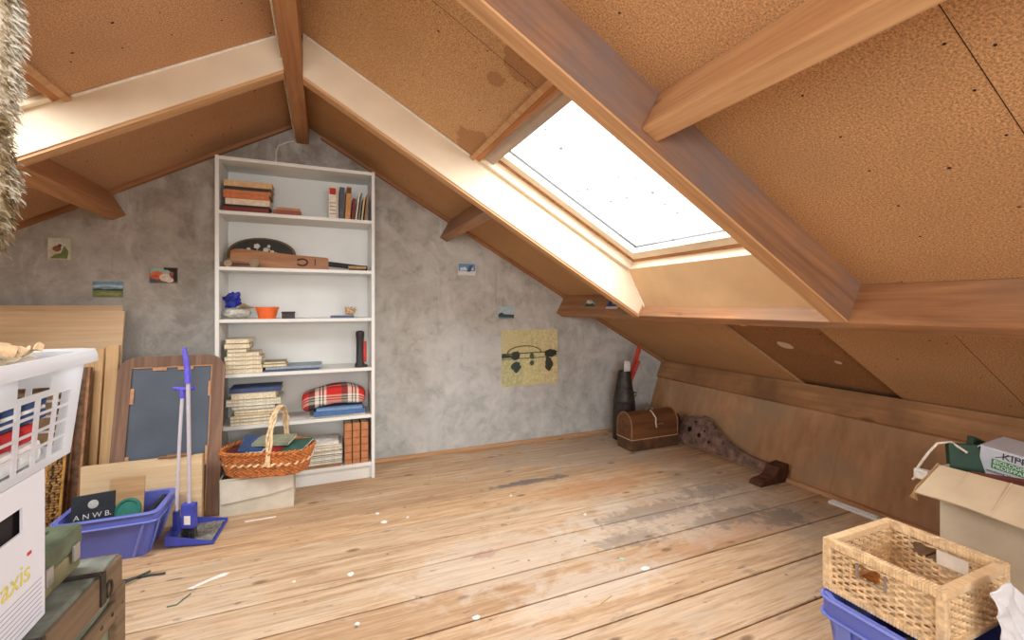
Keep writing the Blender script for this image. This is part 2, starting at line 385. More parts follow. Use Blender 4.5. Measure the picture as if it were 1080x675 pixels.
# outer roof skins (block the sky) with the window openings left free
FILL_SKY = (1.0, 1.85, -1.5, -.5)
struct(MB().box(3.375, 3.44, YR, D, -.16, .125).build('roof_eaves_board', M['dark'], mw=MR))  # added strip that stops sky light leaking in at the eaves
struct(MB().holed((ur-.05, UE+.12), (YR-.12, D+.12), [(SK0+.02, SK1-.02, YB2-.02, YA+.03), FILL_SKY], .12, .16).build('roof', M['shellroof'], mw=MR))
struct(MB().holed((ul-.06, UE+.3), (YR-.12, D+.12), [(SL0+.02, SL1-.02, YB2-.02, YA+.03), FILL_SKY], .12, .16).build('roof', M['shellroof'], mw=ML))

# skylight windows
def glass_mat():
    t = NT('dusty_window_glass'); co = t.coord()
    tr = t.new('ShaderNodeBsdfTransparent'); gl = t.new('ShaderNodeBsdfGlossy'); gl.inputs['Roughness'].default_value = .05
    df = t.new('ShaderNodeBsdfDiffuse'); df.inputs[0].default_value = S(90, 86, 80)
    mx = t.new('ShaderNodeMixShader'); mx.inputs[0].default_value = .05; t.link(tr.outputs[0], mx.inputs[1]); t.link(gl.outputs[0], mx.inputs[2])
    v = t.vor(co, 15); n = t.noise(co, 7, 3)
    k = t.math('MULTIPLY', t.mask(v, .17, .10), t.mask(n, .47, .55)); mx2 = t.new('ShaderNodeMixShader')
    t.link(t.math('MULTIPLY', k, .75), mx2.inputs[0]); t.link(mx.outputs[0], mx2.inputs[1]); t.link(df.outputs[0], mx2.inputs[2])
    t.link(mx2.outputs[0], t.out.inputs[0]); return t.m
M['glass'] = glass_mat()
def skylight(name, mw, u0, u1, v0, v1, lab):
    e = bpy.data.objects.new(name, None); C.objects.link(e); e.matrix_basis = mw; e['kind'] = 'structure'
    def ring(a, b, c, d, wd, w0, w1, bev=.003, wd_top=None):
        m = MB(); wt = wd_top or wd
        m.box(a, a+wt, c, d, w0, w1, bev).box(b-wd, b, c, d, w0, w1, bev).box(a+wt, b-wd, c, c+wd, w0, w1, bev).box(a+wt, b-wd, d-wd, d, w0, w1, bev); return m
    ring(u0, u1, v0, v1, .034, -.003, .17).build('casing', M['sash'], e)                     # pale casing ledge
    ring(u0+.028, u1-.028, v0+.028, v1-.028, .022, .045, .16).build('inner_frame', M['sash_pine'], e)
    ring(u0+.050, u1-.050, v0+.050, v1-.050, .060, .050, .13, .006).build('sash', M['sash'], e)
    ring(u0+.108, u1-.108, v0+.108, v1-.108, .004, .086, .10, .001).build('gasket', M['rubber'], e)
    MB().box(u0+.10, u1-.10, v0+.10, v1-.10, .092, .098).build('glass', M['glass'], e)
    m = MB(); m.box(u0-.012, u0+.014, v0, v1, -.018, .04, .004).build('top_strip', M['pine'], e)
    m = MB(); m.box(u0+.016, u0+.046, v0, v1, -.004, .03, .004).build('top_strip', M['sash_pine'], e)
    MB().box(u0+.048, u0+.11, v0+.004, v1-.004, .016, .05, .004).build('weathered_rail', M['old_sash'], e)
    return e
skylight('window_1', MR @ T(0, 0, .036), SK0, SK1, YB2, YA, '')
skylight('window_2', ML, SL0, SL1, YB2, YA, '')
for i, mw in ((3, MR), (4, ML)):  # unseen skylights added behind the camera, meant for fill light
    e = bpy.data.objects.new('window_%d' % i, None); C.objects.link(e); e.matrix_basis = mw; e['kind'] = 'structure'
    a, b, c, d = FILL_SKY
    MB().holed((a-.05, b+.05), (c-.05, d+.05), [(a+.04, b-.04, c+.04, d-.04)], -.01, .14).build('frame', M['sash'], e)
    MB().box(a+.04, b-.04, c+.04, d-.04, .09, .096).build('glass', M['glass'], e)
    # opening cut in the board below is simply covered by the frame
# unseen window added behind the camera to let fill light in
e = bpy.data.objects.new('window_5', None); C.objects.link(e); e['kind'] = 'structure'
fr = MB(); fr.box(wx0, wx1, YR-.1, YR-.03, wz0, wz0+.06).box(wx0, wx1, YR-.1, YR-.03, wz1-.06, wz1)
for x in (wx0, (wx0+wx1)/2-.03, wx1-.06): fr.box(x, x+.06, YR-.1, YR-.03, wz0+.06, wz1-.06)
fr.build('frame', M['white'], e); MB().box(wx0+.06, wx1-.06, YR-.07, YR-.064, wz0+.06, wz1-.06).build('glass', M['glass'], e)

# ---- beams: local X along, local Z out of the room (w)
def rbeam(name, label, mw, u0, u1, v0, v1, w0, w1, m, bev=.004, knots=()):
    o = MB().box(u0, u1, v0, v1, w0, w1, bev).build(name, m, mw=mw); return tag(o, label, 'beam')
def lbeam(name, label, m, slope, u0, wdt, dep, y0, y1, group=None, w1=0):
    """purlin: runs along Y; local X = along. built so wood grain follows"""
    mw = slope @ Rm(rad(90), 'Z')          # local x -> v, local y -> -u
    o = MB().box(y0, y1, -(u0+wdt), -u0, -dep, w1, .005).build(name, m, mw=mw); return tag(o, label, 'beam', group)
# ridge
rb = MB().add([(YR, .082, 2.115), (2.2, .082, 2.132), (D, .082, 2.165), (D, .155, 2.165), (2.2, .155, 2.132), (YR, .155, 2.115), (YR, .082, 2.262), (D, .082, 2.262), (D, .155, 2.275), (YR, .155, 2.275)],
  [(0, 1, 4, 5), (1, 2, 3, 4), (6, 7, 8, 9), (0, 1, 2, 7, 6), (5, 9, 8, 3, 4), (0, 6, 9, 5), (2, 3, 8, 7)]).build('ridge_beam', M['beam_red'], mw=Rm(rad(90), 'Z'))
tag(rb, 'long orange-brown ridge beam running along the peak of the attic roof', 'beam')
# lower right purlin (inner bottom corner at x=1.827, z=1.01)
g = None
lbeam('purlin', 'long knotty horizontal roof beam below the skylight, carrying both slanted rafters', M['beam_grey'], MR, 2.135, .064, .165, YR, D)
lbeam('purlin', 'short beam stub sticking out of the grey wall right of the bookcase', M['beam_grey'], MR, 1.005, .062, .155, YA2, D)
lbeam('purlin', 'upper roof beam from the top right of the picture meeting the dark rafter', M['pine'], MR, 1.038, .062, .135, YR, YB)
lbeam('purlin', 'dark beam stub above the three cards on the left of the grey wall', M['beam_red'], ML, 1.285, .075, .15, YA2, D)
lbeam('purlin', 'beam on the left slope behind the shaggy fleece', M['beam_red'], ML, 1.285, .075, .15, YR, YB)
# rafters: wide side towards the camera; pale lining boards on the far pair
def rafter(name, label, slope, v0, v1, u0, u1, dep, m, wtop=.03, taper=0.0, lining=None, facemat=None):
    r = thing(name, label, 'beam'); r.matrix_basis = slope
    xe = -.0805 if slope is MR else .1565     # the upper end is cut plumb against the ridge beam
    cu = (lambda w_: (xe-w_*sa)/ca) if slope is MR else (lambda w_: (xe-w_*sa)/ca)
    b = MB(); b.add([(cu(-dep), v0, -dep), (u1, v0, -dep-taper), (u1, v0, wtop), (cu(wtop), v0, wtop), (cu(-dep), v1, -dep), (u1, v1, -dep-taper), (u1, v1, wtop), (cu(wtop), v1, wtop)],
          [(0,1,2,3), (7,6,5,4), (0,4,5,1), (3,2,6,7), (0,3,7,4), (1,5,6,2)])
    b.build('timber', m, r)
    if lining:
        l0, l1 = lining
        b = MB(); b.add([(cu(-dep+.012), v0-.006, -dep+.012), (l1, v0-.006, -dep-taper+.012), (l1, v0-.006, wtop), (cu(wtop), v0-.006, wtop), (cu(-dep+.012), v0, -dep+.012), (l1, v0, -dep-taper+.012), (l1, v0, wtop), (cu(wtop), v0, wtop)],
          [(0,1,2,3), (7,6,5,4), (0,4,5,1), (3,2,6,7), (0,3,7,4), (1,5,6,2)])
        b.build('lining_board', M['lining'], r)
    return r
ra = rafter('rafter', 'pale-lined rafter running down beside the far edge of the skylight', MR, YA, YA2, -.03, 2.138, .142, M['pine'], .036, .03, (-.03, 2.12))
MB().tube([(-.085, YA-.008, .030), (.4, YA-.007, .031), (SK0-.02, YA-.008, .030)], .0055, 6).build('sealant_bead', M['white_bead'], ra)
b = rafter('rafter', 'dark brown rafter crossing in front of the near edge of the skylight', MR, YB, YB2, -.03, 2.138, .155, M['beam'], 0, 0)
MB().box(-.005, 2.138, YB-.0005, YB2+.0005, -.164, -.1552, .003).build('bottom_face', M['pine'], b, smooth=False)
ra2 = rafter('rafter', 'pale-lined rafter on the left roof slope above the bookcase', ML, YA, YA2, .16, 2.9, .150, M['pine'], .0, .02, (.16, 2.9))
MB().tube([(.2, YA-.008, -.004), (.6, YA-.007, -.003), (SL0-.02, YA-.008, -.004)], .0055, 6).build('sealant_bead', M['white_bead'], ra2)
rafter('rafter', 'rafter on the left slope that the shaggy fleece hangs from', ML, YB, YB2, .16, 2.9, .12, M['beam'], .0)
# mitre joint whitewash + drips at purlin
# lower lining under the skylight (tilted panel down to the purlin) and bead
b = MB(); P = [(1.684, 1.316), (1.835, 1.045), (1.850, 1.055), (1.702, 1.324)]
struct(b.prism(P, YB2, YA-.007, 'Y').build('trim_2', M['hardboard']))
struct(MB().tube([(1.832, YB2, 1.046), (1.829, 1.7, 1.047), (1.832, YA-.012, 1.046)], .0075, 6).build('trim_3', M['white_bead']))
struct(MB().tube([(1.688, YA-.011, 1.314), (1.76, YA-.010, 1.184), (1.832, YA-.011, 1.050)], .0055, 6).build('trim_4', M['white_bead']))
# battens along the wall under both slopes, skirtings
struct(MB().box(-.0, 3.36, D-.03, D, -.024, -.0005, .003).build('trim_5', M['batten'], mw=MR))
struct(MB().box(.17, 3.3, D-.03, D, -.024, -.0005, .003).build('trim_6', M['batten'], mw=ML))
struct(MB().box(.315, 2.68, D-.022, D, 0, .024, .003).build('baseboard_back', M['strip']))
o = MB().box(YR, D-.03, -2.69, -2.655, 0, .024, .003).build('baseboard_right', M['strip'], mw=Rm(rad(90), 'Z')); struct(o)

# cable by the ridge
cb = MB(); pts = [(-.168, -1.0, 2.20), (-.168, 1.2, 2.196), (-.169, 2.18, 2.19), (-.166, 2.6, 2.185), (-.163, 3.2, 2.183), (-.168, 3.235, 2.17), (-.21, 3.245, 2.16), (-.262, 3.246, 2.13), (-.275, 3.246, 2.09), (-.276, 3.246, 1.975)]
tag(cb.tube(pts, .0055, 8).build('electric_cable', plain((222, 212, 190), .5), smooth=True), 'thin white cable running beside the ridge beam down behind the bookcase', 'cable')

# ================================================================ BOOKCASE
BX0, BX1, BF, BB = -.558, .308, 2.968, 3.245
bc = thing('bookcase', 'tall white open bookcase with six compartments against the grey wall', 'bookcase', (BX0, BF, 0))
W_, DP, H_ = BX1-BX0, BB-BF, 1.95
for x in (0, W_-.02): MB().box(x, x+.02, 0, DP, 0, H_, .0015).build('side_panel', M['white'], bc)
MB().box(.02, W_-.02, 0.002, DP, H_-.022, H_-.002, .0015).build('top_panel', M['white'], bc)
SH = [1.64, 1.32, 1.02, .705, .405, .10]
for z in SH: MB().box(.02, W_-.02, .004, DP-.006, z-.02, z, .0015).build('shelf', M['white'], bc)
MB().box(.02, W_-.02, .02, .035, 0, .08).build('plinth', M['white'], bc)
MB().box(.02, W_-.02, DP-.006, DP-.001, .0, H_-.02).build('back_panel', M['white'], bc)

ORD = ['top', 'second from top', 'third from top', 'fourth from top', 'fifth from top', 'sixth from top', 'seventh from top', 'eighth from top', 'ninth from top', 'tenth from top']
def book(label, L, Dp, Tk, col, loc, rot=(0,0,0), spine=True, group=None, pages=(226, 214, 186), name='book', soft=False):
    """lying book, local x length, y depth (front at 0), z thickness"""
    e = thing(name, label, 'book', loc, rot, group)
    ct = .0012 if soft else .0028
    ct = min(ct, Tk*.2)
    c = MB(); c.box(-L/2, L/2, 0, Dp, 0, ct, .0006, seg=1).box(-L/2, L/2, 0, Dp, Tk-ct, Tk, .0006, seg=1)
    if spine: c.box(-L/2, L/2, 0, ct, ct, Tk-ct)
    else: c.box(-L/2, L/2, Dp-ct, Dp, ct, Tk-ct)
    m = plain(col, .55, .1, 40)
    c.build('cover', m, e)
    i = .003 if not soft else .001
    p0, p1 = (ct, Dp-i) if spine else (i, Dp-ct)
    MB().box(-L/2+i, L/2-i, p0, p1, ct, Tk-ct).build('pages', plain(pages, .8, .12, 120), e)
    return e
def pile(x, y, z, items, where, group, seed=1):
    """items bottom first: (L, D, T, colour, description, spine, dx)"""
    rr = random.Random(seed); n = len(items)
    for k, it in enumerate(items):
        L, Dp, Tk, col, desc, sp = it[:6]; dx = it[6] if len(it) > 6 else 0
        book('%s in the %s, %s' % (desc, where, ORD[n-1-k]) if n > 1 else '%s %s' % (desc, where), L, Dp, Tk, col, (x+dx, y+rr.uniform(0, .012), z), (0, 0, rad(rr.uniform(-1.5, 1.5))), sp, group)
        z += Tk+.0006
    return z
SX = -.535   # inner left
# ---- shelf 1
pile(SX+.125, 2.985, SH[0], [
 (.235, .17, .028, (120, 52, 44), 'dark red book', True), (.232, .18, .012, (40, 36, 36), 'thin black book', True), (.225, .16, .036, (222, 205, 180), 'cream book with a pictured spine', True, .01),
 (.23, .16, .026, (206, 118, 70), 'orange and yellow book', True, .005), (.24, .17, .022, (196, 128, 84), 'rusty orange book', True, .008), (.225, .17, .020, (62, 50, 44), 'dark brown book', True, .005), (.245, .16, .034, (214, 178, 132), 'thick tan book', True, .012)],
 'left pile on highest shelf', 'books lying on the highest shelf', 3)
pile(-.195, 2.99, SH[0], [(.15, .12, .03, (150, 88, 62), 'small red-brown book', True), (.13, .11, .016, (186, 130, 96), 'small light brown book', True, .005)], 'little pair mid-way along highest shelf', 'small books lying mid-way along the highest shelf', 5)
def stand(label, x, z, L, Dp, Tk, col, tilt=0, y=2.985, group='books standing on the highest shelf', pages=(226, 214, 186)):
    # spine to the front, upright; thickness runs to +x
    e = book(label, L, Dp, Tk, col, (x, y, z), (0, 0, 0), True, group, pages)
    t = rad(tilt)
    e.matrix_basis = T(x, y, z+ (Tk*math.sin(t) if t > 0 else 0)) @ Rm(t, 'Y') @ Matrix(((0, 0, 1, 0), (0, 1, 0, 0), (1, 0, 0, L/2), (0, 0, 0, 1)))
    return e
x = .035
b = stand('thick cream encyclopedia volume with a red label on its spine', x, SH[0], .205, .16, .047, (224, 214, 198))
MB().box(.045, .085, -.0012, 0, .005, .042).build('red_label', plain((178, 48, 40), .6), b.children[0])
for k in range(4): MB().box(-.075+k*.022, -.071+k*.022, -.001, 0, .006, .041).build('spine_line', plain((120, 100, 84), .6), b.children[0])
stand('very thin cream booklet between the cream volume and the grey-blue book', .084, SH[0], .20, .15, .008, (214, 200, 172))
stand('grey-blue cloth book standing on the highest shelf', .094, SH[0], .198, .16, .030, (86, 86, 96), 1.5)
b = stand('tall golden-brown book with a dark band near its head', .130, SH[0], .205, .16, .030, (196, 142, 84), 3)
MB().box(.06, .095, -.001, 0, .002, .028).build('spine_band', plain((104, 66, 40), .6), b.children[0])
stand('short dark red book with a white head leaning on the highest shelf', .168, SH[0], .135, .12, .018, (120, 46, 40), 4)
for lab, x, L, tk, col, tl in (('thin white pamphlet leaning right next to the short dark red book', .190, .165, .009, (222, 212, 192), 7),
   ('thin grey pamphlet leaning on the highest shelf', .206, .175, .008, (128, 124, 112), 7), ('thin cream pamphlet leaning between grey and brown ones', .226, .15, .009, (206, 188, 150), 6),
   ('thin brown pamphlet leaning nearest the bookcase side', .245, .17, .009, (168, 120, 80), 6)):
    stand(lab, x, SH[0], L, .14, tk, col, tl)

# ---- shelf 2 : plaque, bat, cart
def pat(c, r=.5): return plain(c, r, .1, 40)
oc = onY(272, 270, 3.13)
pq = thing('oval_plaque', 'dark oval wooden plaque painted with white flowers behind the cricket bat', 'plaque', (-.345, 3.15, SH[1]), (rad(-12), 0, 0))
MB().lathe([(.001, .012), (.178, .012), (.188, .010), (.190, .003), (.186, 0), (.001, 0)], 48, mat=T(0, .012, .105) @ Rm(rad(90), 'X') , sy=.55).build('rim', plain((120, 92, 58), .5), pq)
MB().lathe([(.001, .004), (.172, .004), (.174, .001), (.174, 0), (.001, 0)], 48, mat=T(0, -.001, .105) @ Rm(rad(90), 'X'), sy=.53).build('painted_panel', plain((58, 56, 54), .5), pq)
fl = MB()
for (cx, cz, r) in ((-.03, .150, .018), (.02, .128, .017), (.055, .115, .013), (-.075, .128, .012), (.035, .152, .010), (.075, .105, .010)):
    for k in range(5):
        a = k*1.2566; fl.lathe([(.0005, 0), (r*.5, 0), (r*.45, .0012), (.0005, .0015)], 10, mat=T(cx+math.cos(a)*r*.5, -.0052, cz+math.sin(a)*r*.5) @ Rm(rad(90), 'X'))
    fl.tube([(cx, -.0062, cz-r), (cx+.01, -.0062, cz-r-.02)], .0015, 5)
fl.build('painted_flowers', plain((214, 204, 186), .6), pq)
bat = thing('cricket_bat', 'brown wooden cricket bat lying on its side on the second shelf', 'bat', (-.50, 3.05, SH[1]), (0, 0, 0))
bm_ = MB()
# blade: long axis x, height z (face to the front)
prof = [(0.0, .030, .052), (.004, .014, .100), (.02, .004, .110), (.06, .001, .114), (.36, .001, .088), (.525, .001, .080), (.535, .004, .074)]
vs = []; fs = []
for (xx, z0, z1) in prof:
    zz = [z0, (z0+z1)/2, z1]; th = .020 if xx > .01 else .012
    vs += [(xx, 0, z0), (xx, -.004, (z0+z1)/2), (xx, 0, z1), (xx, th, z1), (xx, th+.022, (z0+z1)/2), (xx, th, z0)]
for i in range(len(prof)-1):
    for k in range(6): fs.append((i*6+k, i*6+(k+1) % 6, (i+1)*6+(k+1) % 6, (i+1)*6+k))
fs += [tuple(range(6)), tuple(range((len(prof)-1)*6, len(prof)*6))]
bm_.add(vs, fs); bm_.build('blade', wood('bat_willow', (190, 138, 90), (140, 88, 54), 0, .45), bat, smooth=True)
MB().tube([(.53, .012, .042), (.58, .012, .038), (.72, .012, .026), (.77, .012, .021)], [.016, .0155, .015, .017], 12).build('handle', plain((52, 48, 48), .7), bat, smooth=True)
MB().tube([(.384+.030*math.cos(a), -.005, .046+.020*math.sin(a)) for a in [rad(v) for v in range(-150, 160, 12)]], .005, 6).build('printed_swirl', plain((60, 44, 34), .6), bat.children[0])
MB().box(.455, .461, -.004, -.001, .035, .068).box(.452, .464, -.004, -.001, .028, .032).build('printed_mark', plain((70, 50, 36), .6), bat.children[0])
tc = thing('toy_cart', 'small wooden toy cart chassis with round wheels in front of the bat', 'toy', (-.515, 2.995, SH[1]))
MB().box(0, .16, 0, .012, .022, .034, .002).box(0, .16, .035, .047, .022, .034, .002).box(.0, .02, -.002, .049, .012, .022).build('chassis', M['brownwood'], tc)
for (xx, yy, r) in ((.018, -.012, .020), (.150, -.014, .026), (.150, .052, .022)):
    MB().lathe([(.002, -.006), (r, -.005), (r, .005), (.002, .006)], 20, mat=T(xx, yy, r) @ Rm(rad(90), 'X')).build('wheel', plain((150, 128, 100), .6), tc)
hb = thing('wooden_brush', 'small pale wooden brush lying at the right end of the second shelf', 'brush', (.15, 3.0, SH[1]))
MB().box(0, .11, 0, .03, .012, .030, .010, seg=3).build('brush_back', plain((176, 142, 98), .6), hb, smooth=True)
bb = MB()
for i in range(24): bb.box(.006+.004*i, .0085+.004*i, .004, .026, 0, .013)
bb.build('bristles', plain((110, 92, 64), .8), hb)
# ---- shelf 3
bg = MB().blob((-.462, 3.04, SH[2]+.034), (.072, .05, .033), 4, .10, 9, seed=3).build('plastic_bag', plain((190, 190, 180), .4, .2, 40), smooth=True)
tag(bg, 'crumpled grey-white bag at the left of the third shelf', 'bag')
bl = MB().blob((-.49, 3.06, SH[2]+.110), (.038, .032, .046), 3, .38, 5, seed=4).build('blue_cloth', plain((40, 50, 150), .5, .4, 25), smooth=True)
tag(bl, 'crumpled blue cloth lying on top of the grey-white bag', 'cloth')
tw = MB().tube([(-.455, 3.0, SH[2]+.066), (-.42, 3.0, SH[2]+.078), (-.395, 3.005, SH[2]+.067), (-.37, 3.01, SH[2]+.066)], [.009, .014, .008, .003], 8).build('driftwood_piece', plain((150, 130, 98), .8, .3), smooth=True)
tag(tw, 'small knotty twig resting on the grey-white bag', 'twig')
pt = thing('plant_pot', 'orange plastic plant pot on the third shelf', 'pot', (-.305, 3.035, SH[2]))
MB().lathe([(.040, 0), (.052, .055), (.056, .056), (.057, .070), (.053, .070), (.050, .056), (.038, .004), (.001, .004)], 28, sx=1.12).build('pot_body', plain((236, 112, 58), .4, .04), pt, smooth=True)
db = thing('small_box', 'little dark grey box beside the orange pot', 'box', (-.19, 3.02, SH[2]))
MB().box(-.034, .034, -.03, .03, 0, .030, .003).build('box_body', plain((66, 62, 62), .6), db); MB().box(-.036, .036, -.032, .032, .0305, .042, .003).build('lid', plain((58, 56, 56), .6), db)
book('thin blue-grey book lying beneath the shell ornament', .14, .14, .014, (92, 104, 132), (.115, 3.0, SH[2]), (0, 0, rad(-3)), True)
cr = thing('shell_ornament', 'pale spiky shell ornament on the third shelf', 'ornament', (.165, 3.06, SH[2]+.0155))
m = MB().blob((0, 0, .026), (.030, .022, .022), 3, .25, 9, seed=5)
for k in range(14):
    a = k*2.4; h = .3+.7*((k*37) % 10)/10; d = Vector((math.cos(a), math.sin(a)*.7, h)).normalized()
    m.tube([Vector((0, 0, .026))+d*.012, Vector((0, 0, .026))+d*.045], [.007, .001], 5)
m.build('shell', plain((206, 170, 132), .6, .25, 50), cr, smooth=True)
# ---- shelf 4
cA = [(.20, (188, 176, 150)), (.195, (206, 194, 164)), (.185, (214, 204, 180)), (.19, (198, 182, 148)), (.165, (210, 198, 170)), (.10, (186, 176, 152)), (.13, (150, 112, 66)), (.12, (206, 190, 160))]
dA = ['worn cream book', 'pale yellowed book', 'off-white book', 'sand-coloured book', 'ivory book', 'small grey-beige book', 'golden-brown book', 'little beige book']
tA = [.026, .022, .026, .022, .024, .020, .030, .026]
pile(SX+.112, 2.985, SH[3], [(L, .15, t, c, d, False, (0 if i < 5 else -.03)) for i, ((L, c), d, t) in enumerate(zip(cA, dA, tA))], 'left pile on fourth shelf', 'books piled on the fourth shelf', 11)
pile(-.245, 2.995, SH[3]+.0, [(.30, .20, .011, (76, 86, 108), 'thin dark blue album', True, .075), (.31, .19, .016, (146, 160, 172), 'pale blue-grey flat album', True, .09)], 'flat pair midway on fourth shelf', 'flat albums on the fourth shelf', 13)
pile(-.262, 3.0, SH[3]+.0284, [(.13, .13, .016, (176, 160, 124), 'small mottled book', False), (.12, .12, .014, (150, 138, 106), 'small greenish-brown book', False)], 'little pair on the pale blue-grey album', 'small books on the albums', 14)
tb = thing('torch', 'black and red torch standing upright at the right of the fourth shelf', 'torch', (.222, 3.02, SH[3]))
MB().lathe([(.030, 0), (.030, .02), (.024, .03), (.023, .16), (.025, .19), (.027, .20), (.026, .225), (.014, .232), (.001, .232)], 20).build('body', plain((48, 46, 48), .4), tb, smooth=True)
MB().box(.016, .040, -.012, .012, .03, .165, .008, seg=3).build('red_grip', plain((196, 58, 50), .4), tb, smooth=True)
MB().box(-.032, .045, -.028, .028, -.0, .014, .005).build('foot', plain((44, 44, 46), .5), tb)
# ---- shelf 5
cB = [(.235, .018, (196, 178, 150), 'pale brown flat book', False), (.245, .020, (176, 176, 166), 'grey flat book', False), (.24, .016, (206, 196, 168), 'cream thin book', False), (.25, .014, (196, 160, 110), 'thin tan book', False, .03), (.255, .020, (222, 208, 172), 'pale yellow book', False, .03),
      (.26, .020, (150, 160, 166), 'blue-grey flat book', False, .02), (.33, .016, (228, 228, 220), 'white magazine', False, .02), (.33, .022, (178, 178, 168), 'grey cloth book', False, .02), (.27, .034, (222, 208, 170), 'thick cream book', False, .02), (.31, .026, (70, 84, 120), 'dark blue ring binder', True, .03)]
pile(SX+.15, 2.98, SH[4], [(a[0]*.86, .18, a[1], a[2], a[3], a[4], (a[5] if len(a) > 5 else 0)*.8) for a in cB], 'left pile on fifth shelf', 'books piled on the fifth shelf', 21)
zz = pile(.09, 2.985, SH[4], [(.33, .20, .010, (196, 190, 172), 'flat grey-beige folder', False), (.30, .19, .030, (74, 110, 160), 'glossy blue picture book', True, .01), (.27, .18, .016, (120, 150, 190), 'light blue book', True, .01)], 'small pile beneath the tartan blanket', 'books beneath the blanket', 22)
def tartan():
    t = NT('tartan_wool'); co = t.coord()
    sx = t.new('ShaderNodeSeparateXYZ'); t.link(co, sx.inputs[0])
    def bands(v, per, ph):
        f = t.math('FRACT', t.math('ADD', t.math('DIVIDE', v, per), ph)); return f
    fx = bands(sx.outputs[0], .19, .1); zy = t.math('ADD', sx.outputs[2], sx.outputs[1]); fz = bands(zy, .15, .0)
    r = lambda f: t.ramp(f, [(0, S(196, 52, 48)), (.30, S(204, 56, 50)), (.31, S(70, 58, 58)), (.50, S(120, 110, 104)), (.51, S(222, 214, 198)), (.62, S(226, 218, 200)), (.63, S(44, 40, 42)), (.66, S(44, 40, 42)), (.67, S(222, 214, 198)), (.72, S(222, 214, 198)), (.73, S(44, 40, 42)), (.76, S(44, 40, 42)), (.77, S(222, 214, 198)), (.84, S(222, 214, 198)), (.85, S(196, 52, 48))])
    def r2(f):
        n = r(f); n.node.color_ramp.interpolation = 'CONSTANT'; return n
    col = t.mix(.38, r2(fx), r2(fz)); t.bump(t.noise(co, 120, 2), .4, .003); return t.fin(col, .95, .05)
m = MB(); b = bmesh.new(); bmesh.ops.create_cube(b, size=1); bmesh.ops.subdivide_edges(b, edges=b.edges[:], cuts=18, use_grid_fill=True)
for v in b.verts:
    c = v.co*2; L = max(abs(c.x), abs(c.y), abs(c.z)); q = (abs(c.x)**5+abs(c.y)**5+abs(c.z)**5)**.2
    c = c/q*L if q else c
    s_ = math.sin(c.x*5+c.y)*.05+.10*mnoise.noise(Vector((c.x*2.5, c.y*1.5, c.z*2)))
    sag = max(0, -c.x-.35)*.9 if c.z < .3 else max(0, -c.x-.55)*.35
    v.co = Vector((c.x*.188, c.y*.100, c.z*.054*(1+s_)+.058+.012*math.sin(c.x*3+1)))
    if c.x < -.5: v.co.z -= (abs(c.x)-.5)*.055*(1 if c.z < 0 else .6)
m.bm(b)
bk = m.build('blanket', tartan(), loc=(.070, 3.098, zz+.003), smooth=True)
tag(bk, 'folded red, cream and black tartan blanket on the fifth shelf', 'blanket')
# ---- bottom shelf
cC = [(.20, .016, (150, 110, 74), 'brown flat book', True), (.22, .014, (214, 214, 208), 'white magazine', False), (.215, .012, (130, 150, 170), 'blue-grey magazine', False), (.22, .018, (226, 228, 228), 'thick white magazine', False), (.21, .012, (110, 130, 140), 'teal-grey magazine', False), (.22, .016, (228, 226, 220), 'off-white brochure', False),
      (.20, .010, (88, 88, 92), 'thin dark magazine', False), (.22, .018, (232, 232, 232), 'glossy white magazine', False), (.215, .014, (200, 196, 190), 'light grey magazine', False), (.20, .014, (236, 234, 230), 'bright white catalogue', False, -.01)]
pile(.005, 2.985, SH[5], [(a[0], .18, a[1], a[2], a[3], a[4], (a[5] if len(a) > 5 else 0)) for a in cC], 'pile beside the three leather volumes', 'magazines on the bottom shelf', 31)
for lab, x in (('light brown leather volume with ribbed spine, beside the pile of magazines', .128), ('light brown leather volume with ribbed spine, middle of the three', .176), ('light brown leather volume with ribbed spine, nearest the bookcase side', .226)):
    b = stand(lab, x, SH[5], .255, .17, .043, (186, 124, 82), 0, 2.985, 'leather volumes on the bottom shelf')
    for k in range(5): MB().box(-.10+k*.045, -.095+k*.045, -.003, 0, .001, .042, .001).build('spine_rib', plain((150, 92, 58), .5), b.children[0])
pile(-.33, 2.99, SH[5], [(.24, .18, .03, (120, 124, 130), 'grey book', True), (.25, .18, .04, (160, 150, 130), 'beige book', True), (.25, .18, .05, (70, 84, 110), 'navy blue book', True), (.23, .17, .03, (196, 190, 178), 'pale grey book', True)], 'pile behind the oval basket', 'books behind the basket', 33)

# ================================================================ BASKET ON CARTON, IN FRONT OF BOOKCASE
cx0, cx1, cy0, cy1, ch = -.491, -.145, 2.722, 2.935, .193
cbx = thing('cardboard_box', 'low pale cardboard box under the oval basket in front of the bookcase', 'box', ((cx0+cx1)/2, (cy0+cy1)/2, 0))
hx, hy = (cx1-cx0)/2, (cy1-cy0)/2
MB().box(-hx, hx, -hy, -hy+.004, 0, ch).box(-hx, hx, hy-.004, hy, 0, ch).box(-hx, -hx+.004, -hy+.004, hy-.004, 0, ch).box(hx-.004, hx, -hy+.004, hy-.004, 0, ch).box(-hx+.004, hx-.004, -hy+.004, hy-.004, 0, .004).build('walls', M['card_grey'], cbx)
m = MB(); m.prism([(-hx+.004, ch-.012), (hx-.003, ch-.006), (hx-.003, ch-.085), (hx*.25, ch-.108), (-hx+.006, ch-.125)], -hy-.010, -hy-.002, 'Y').build('folded_flap', plain((214, 210, 196), .8, .05, 14), cbx)

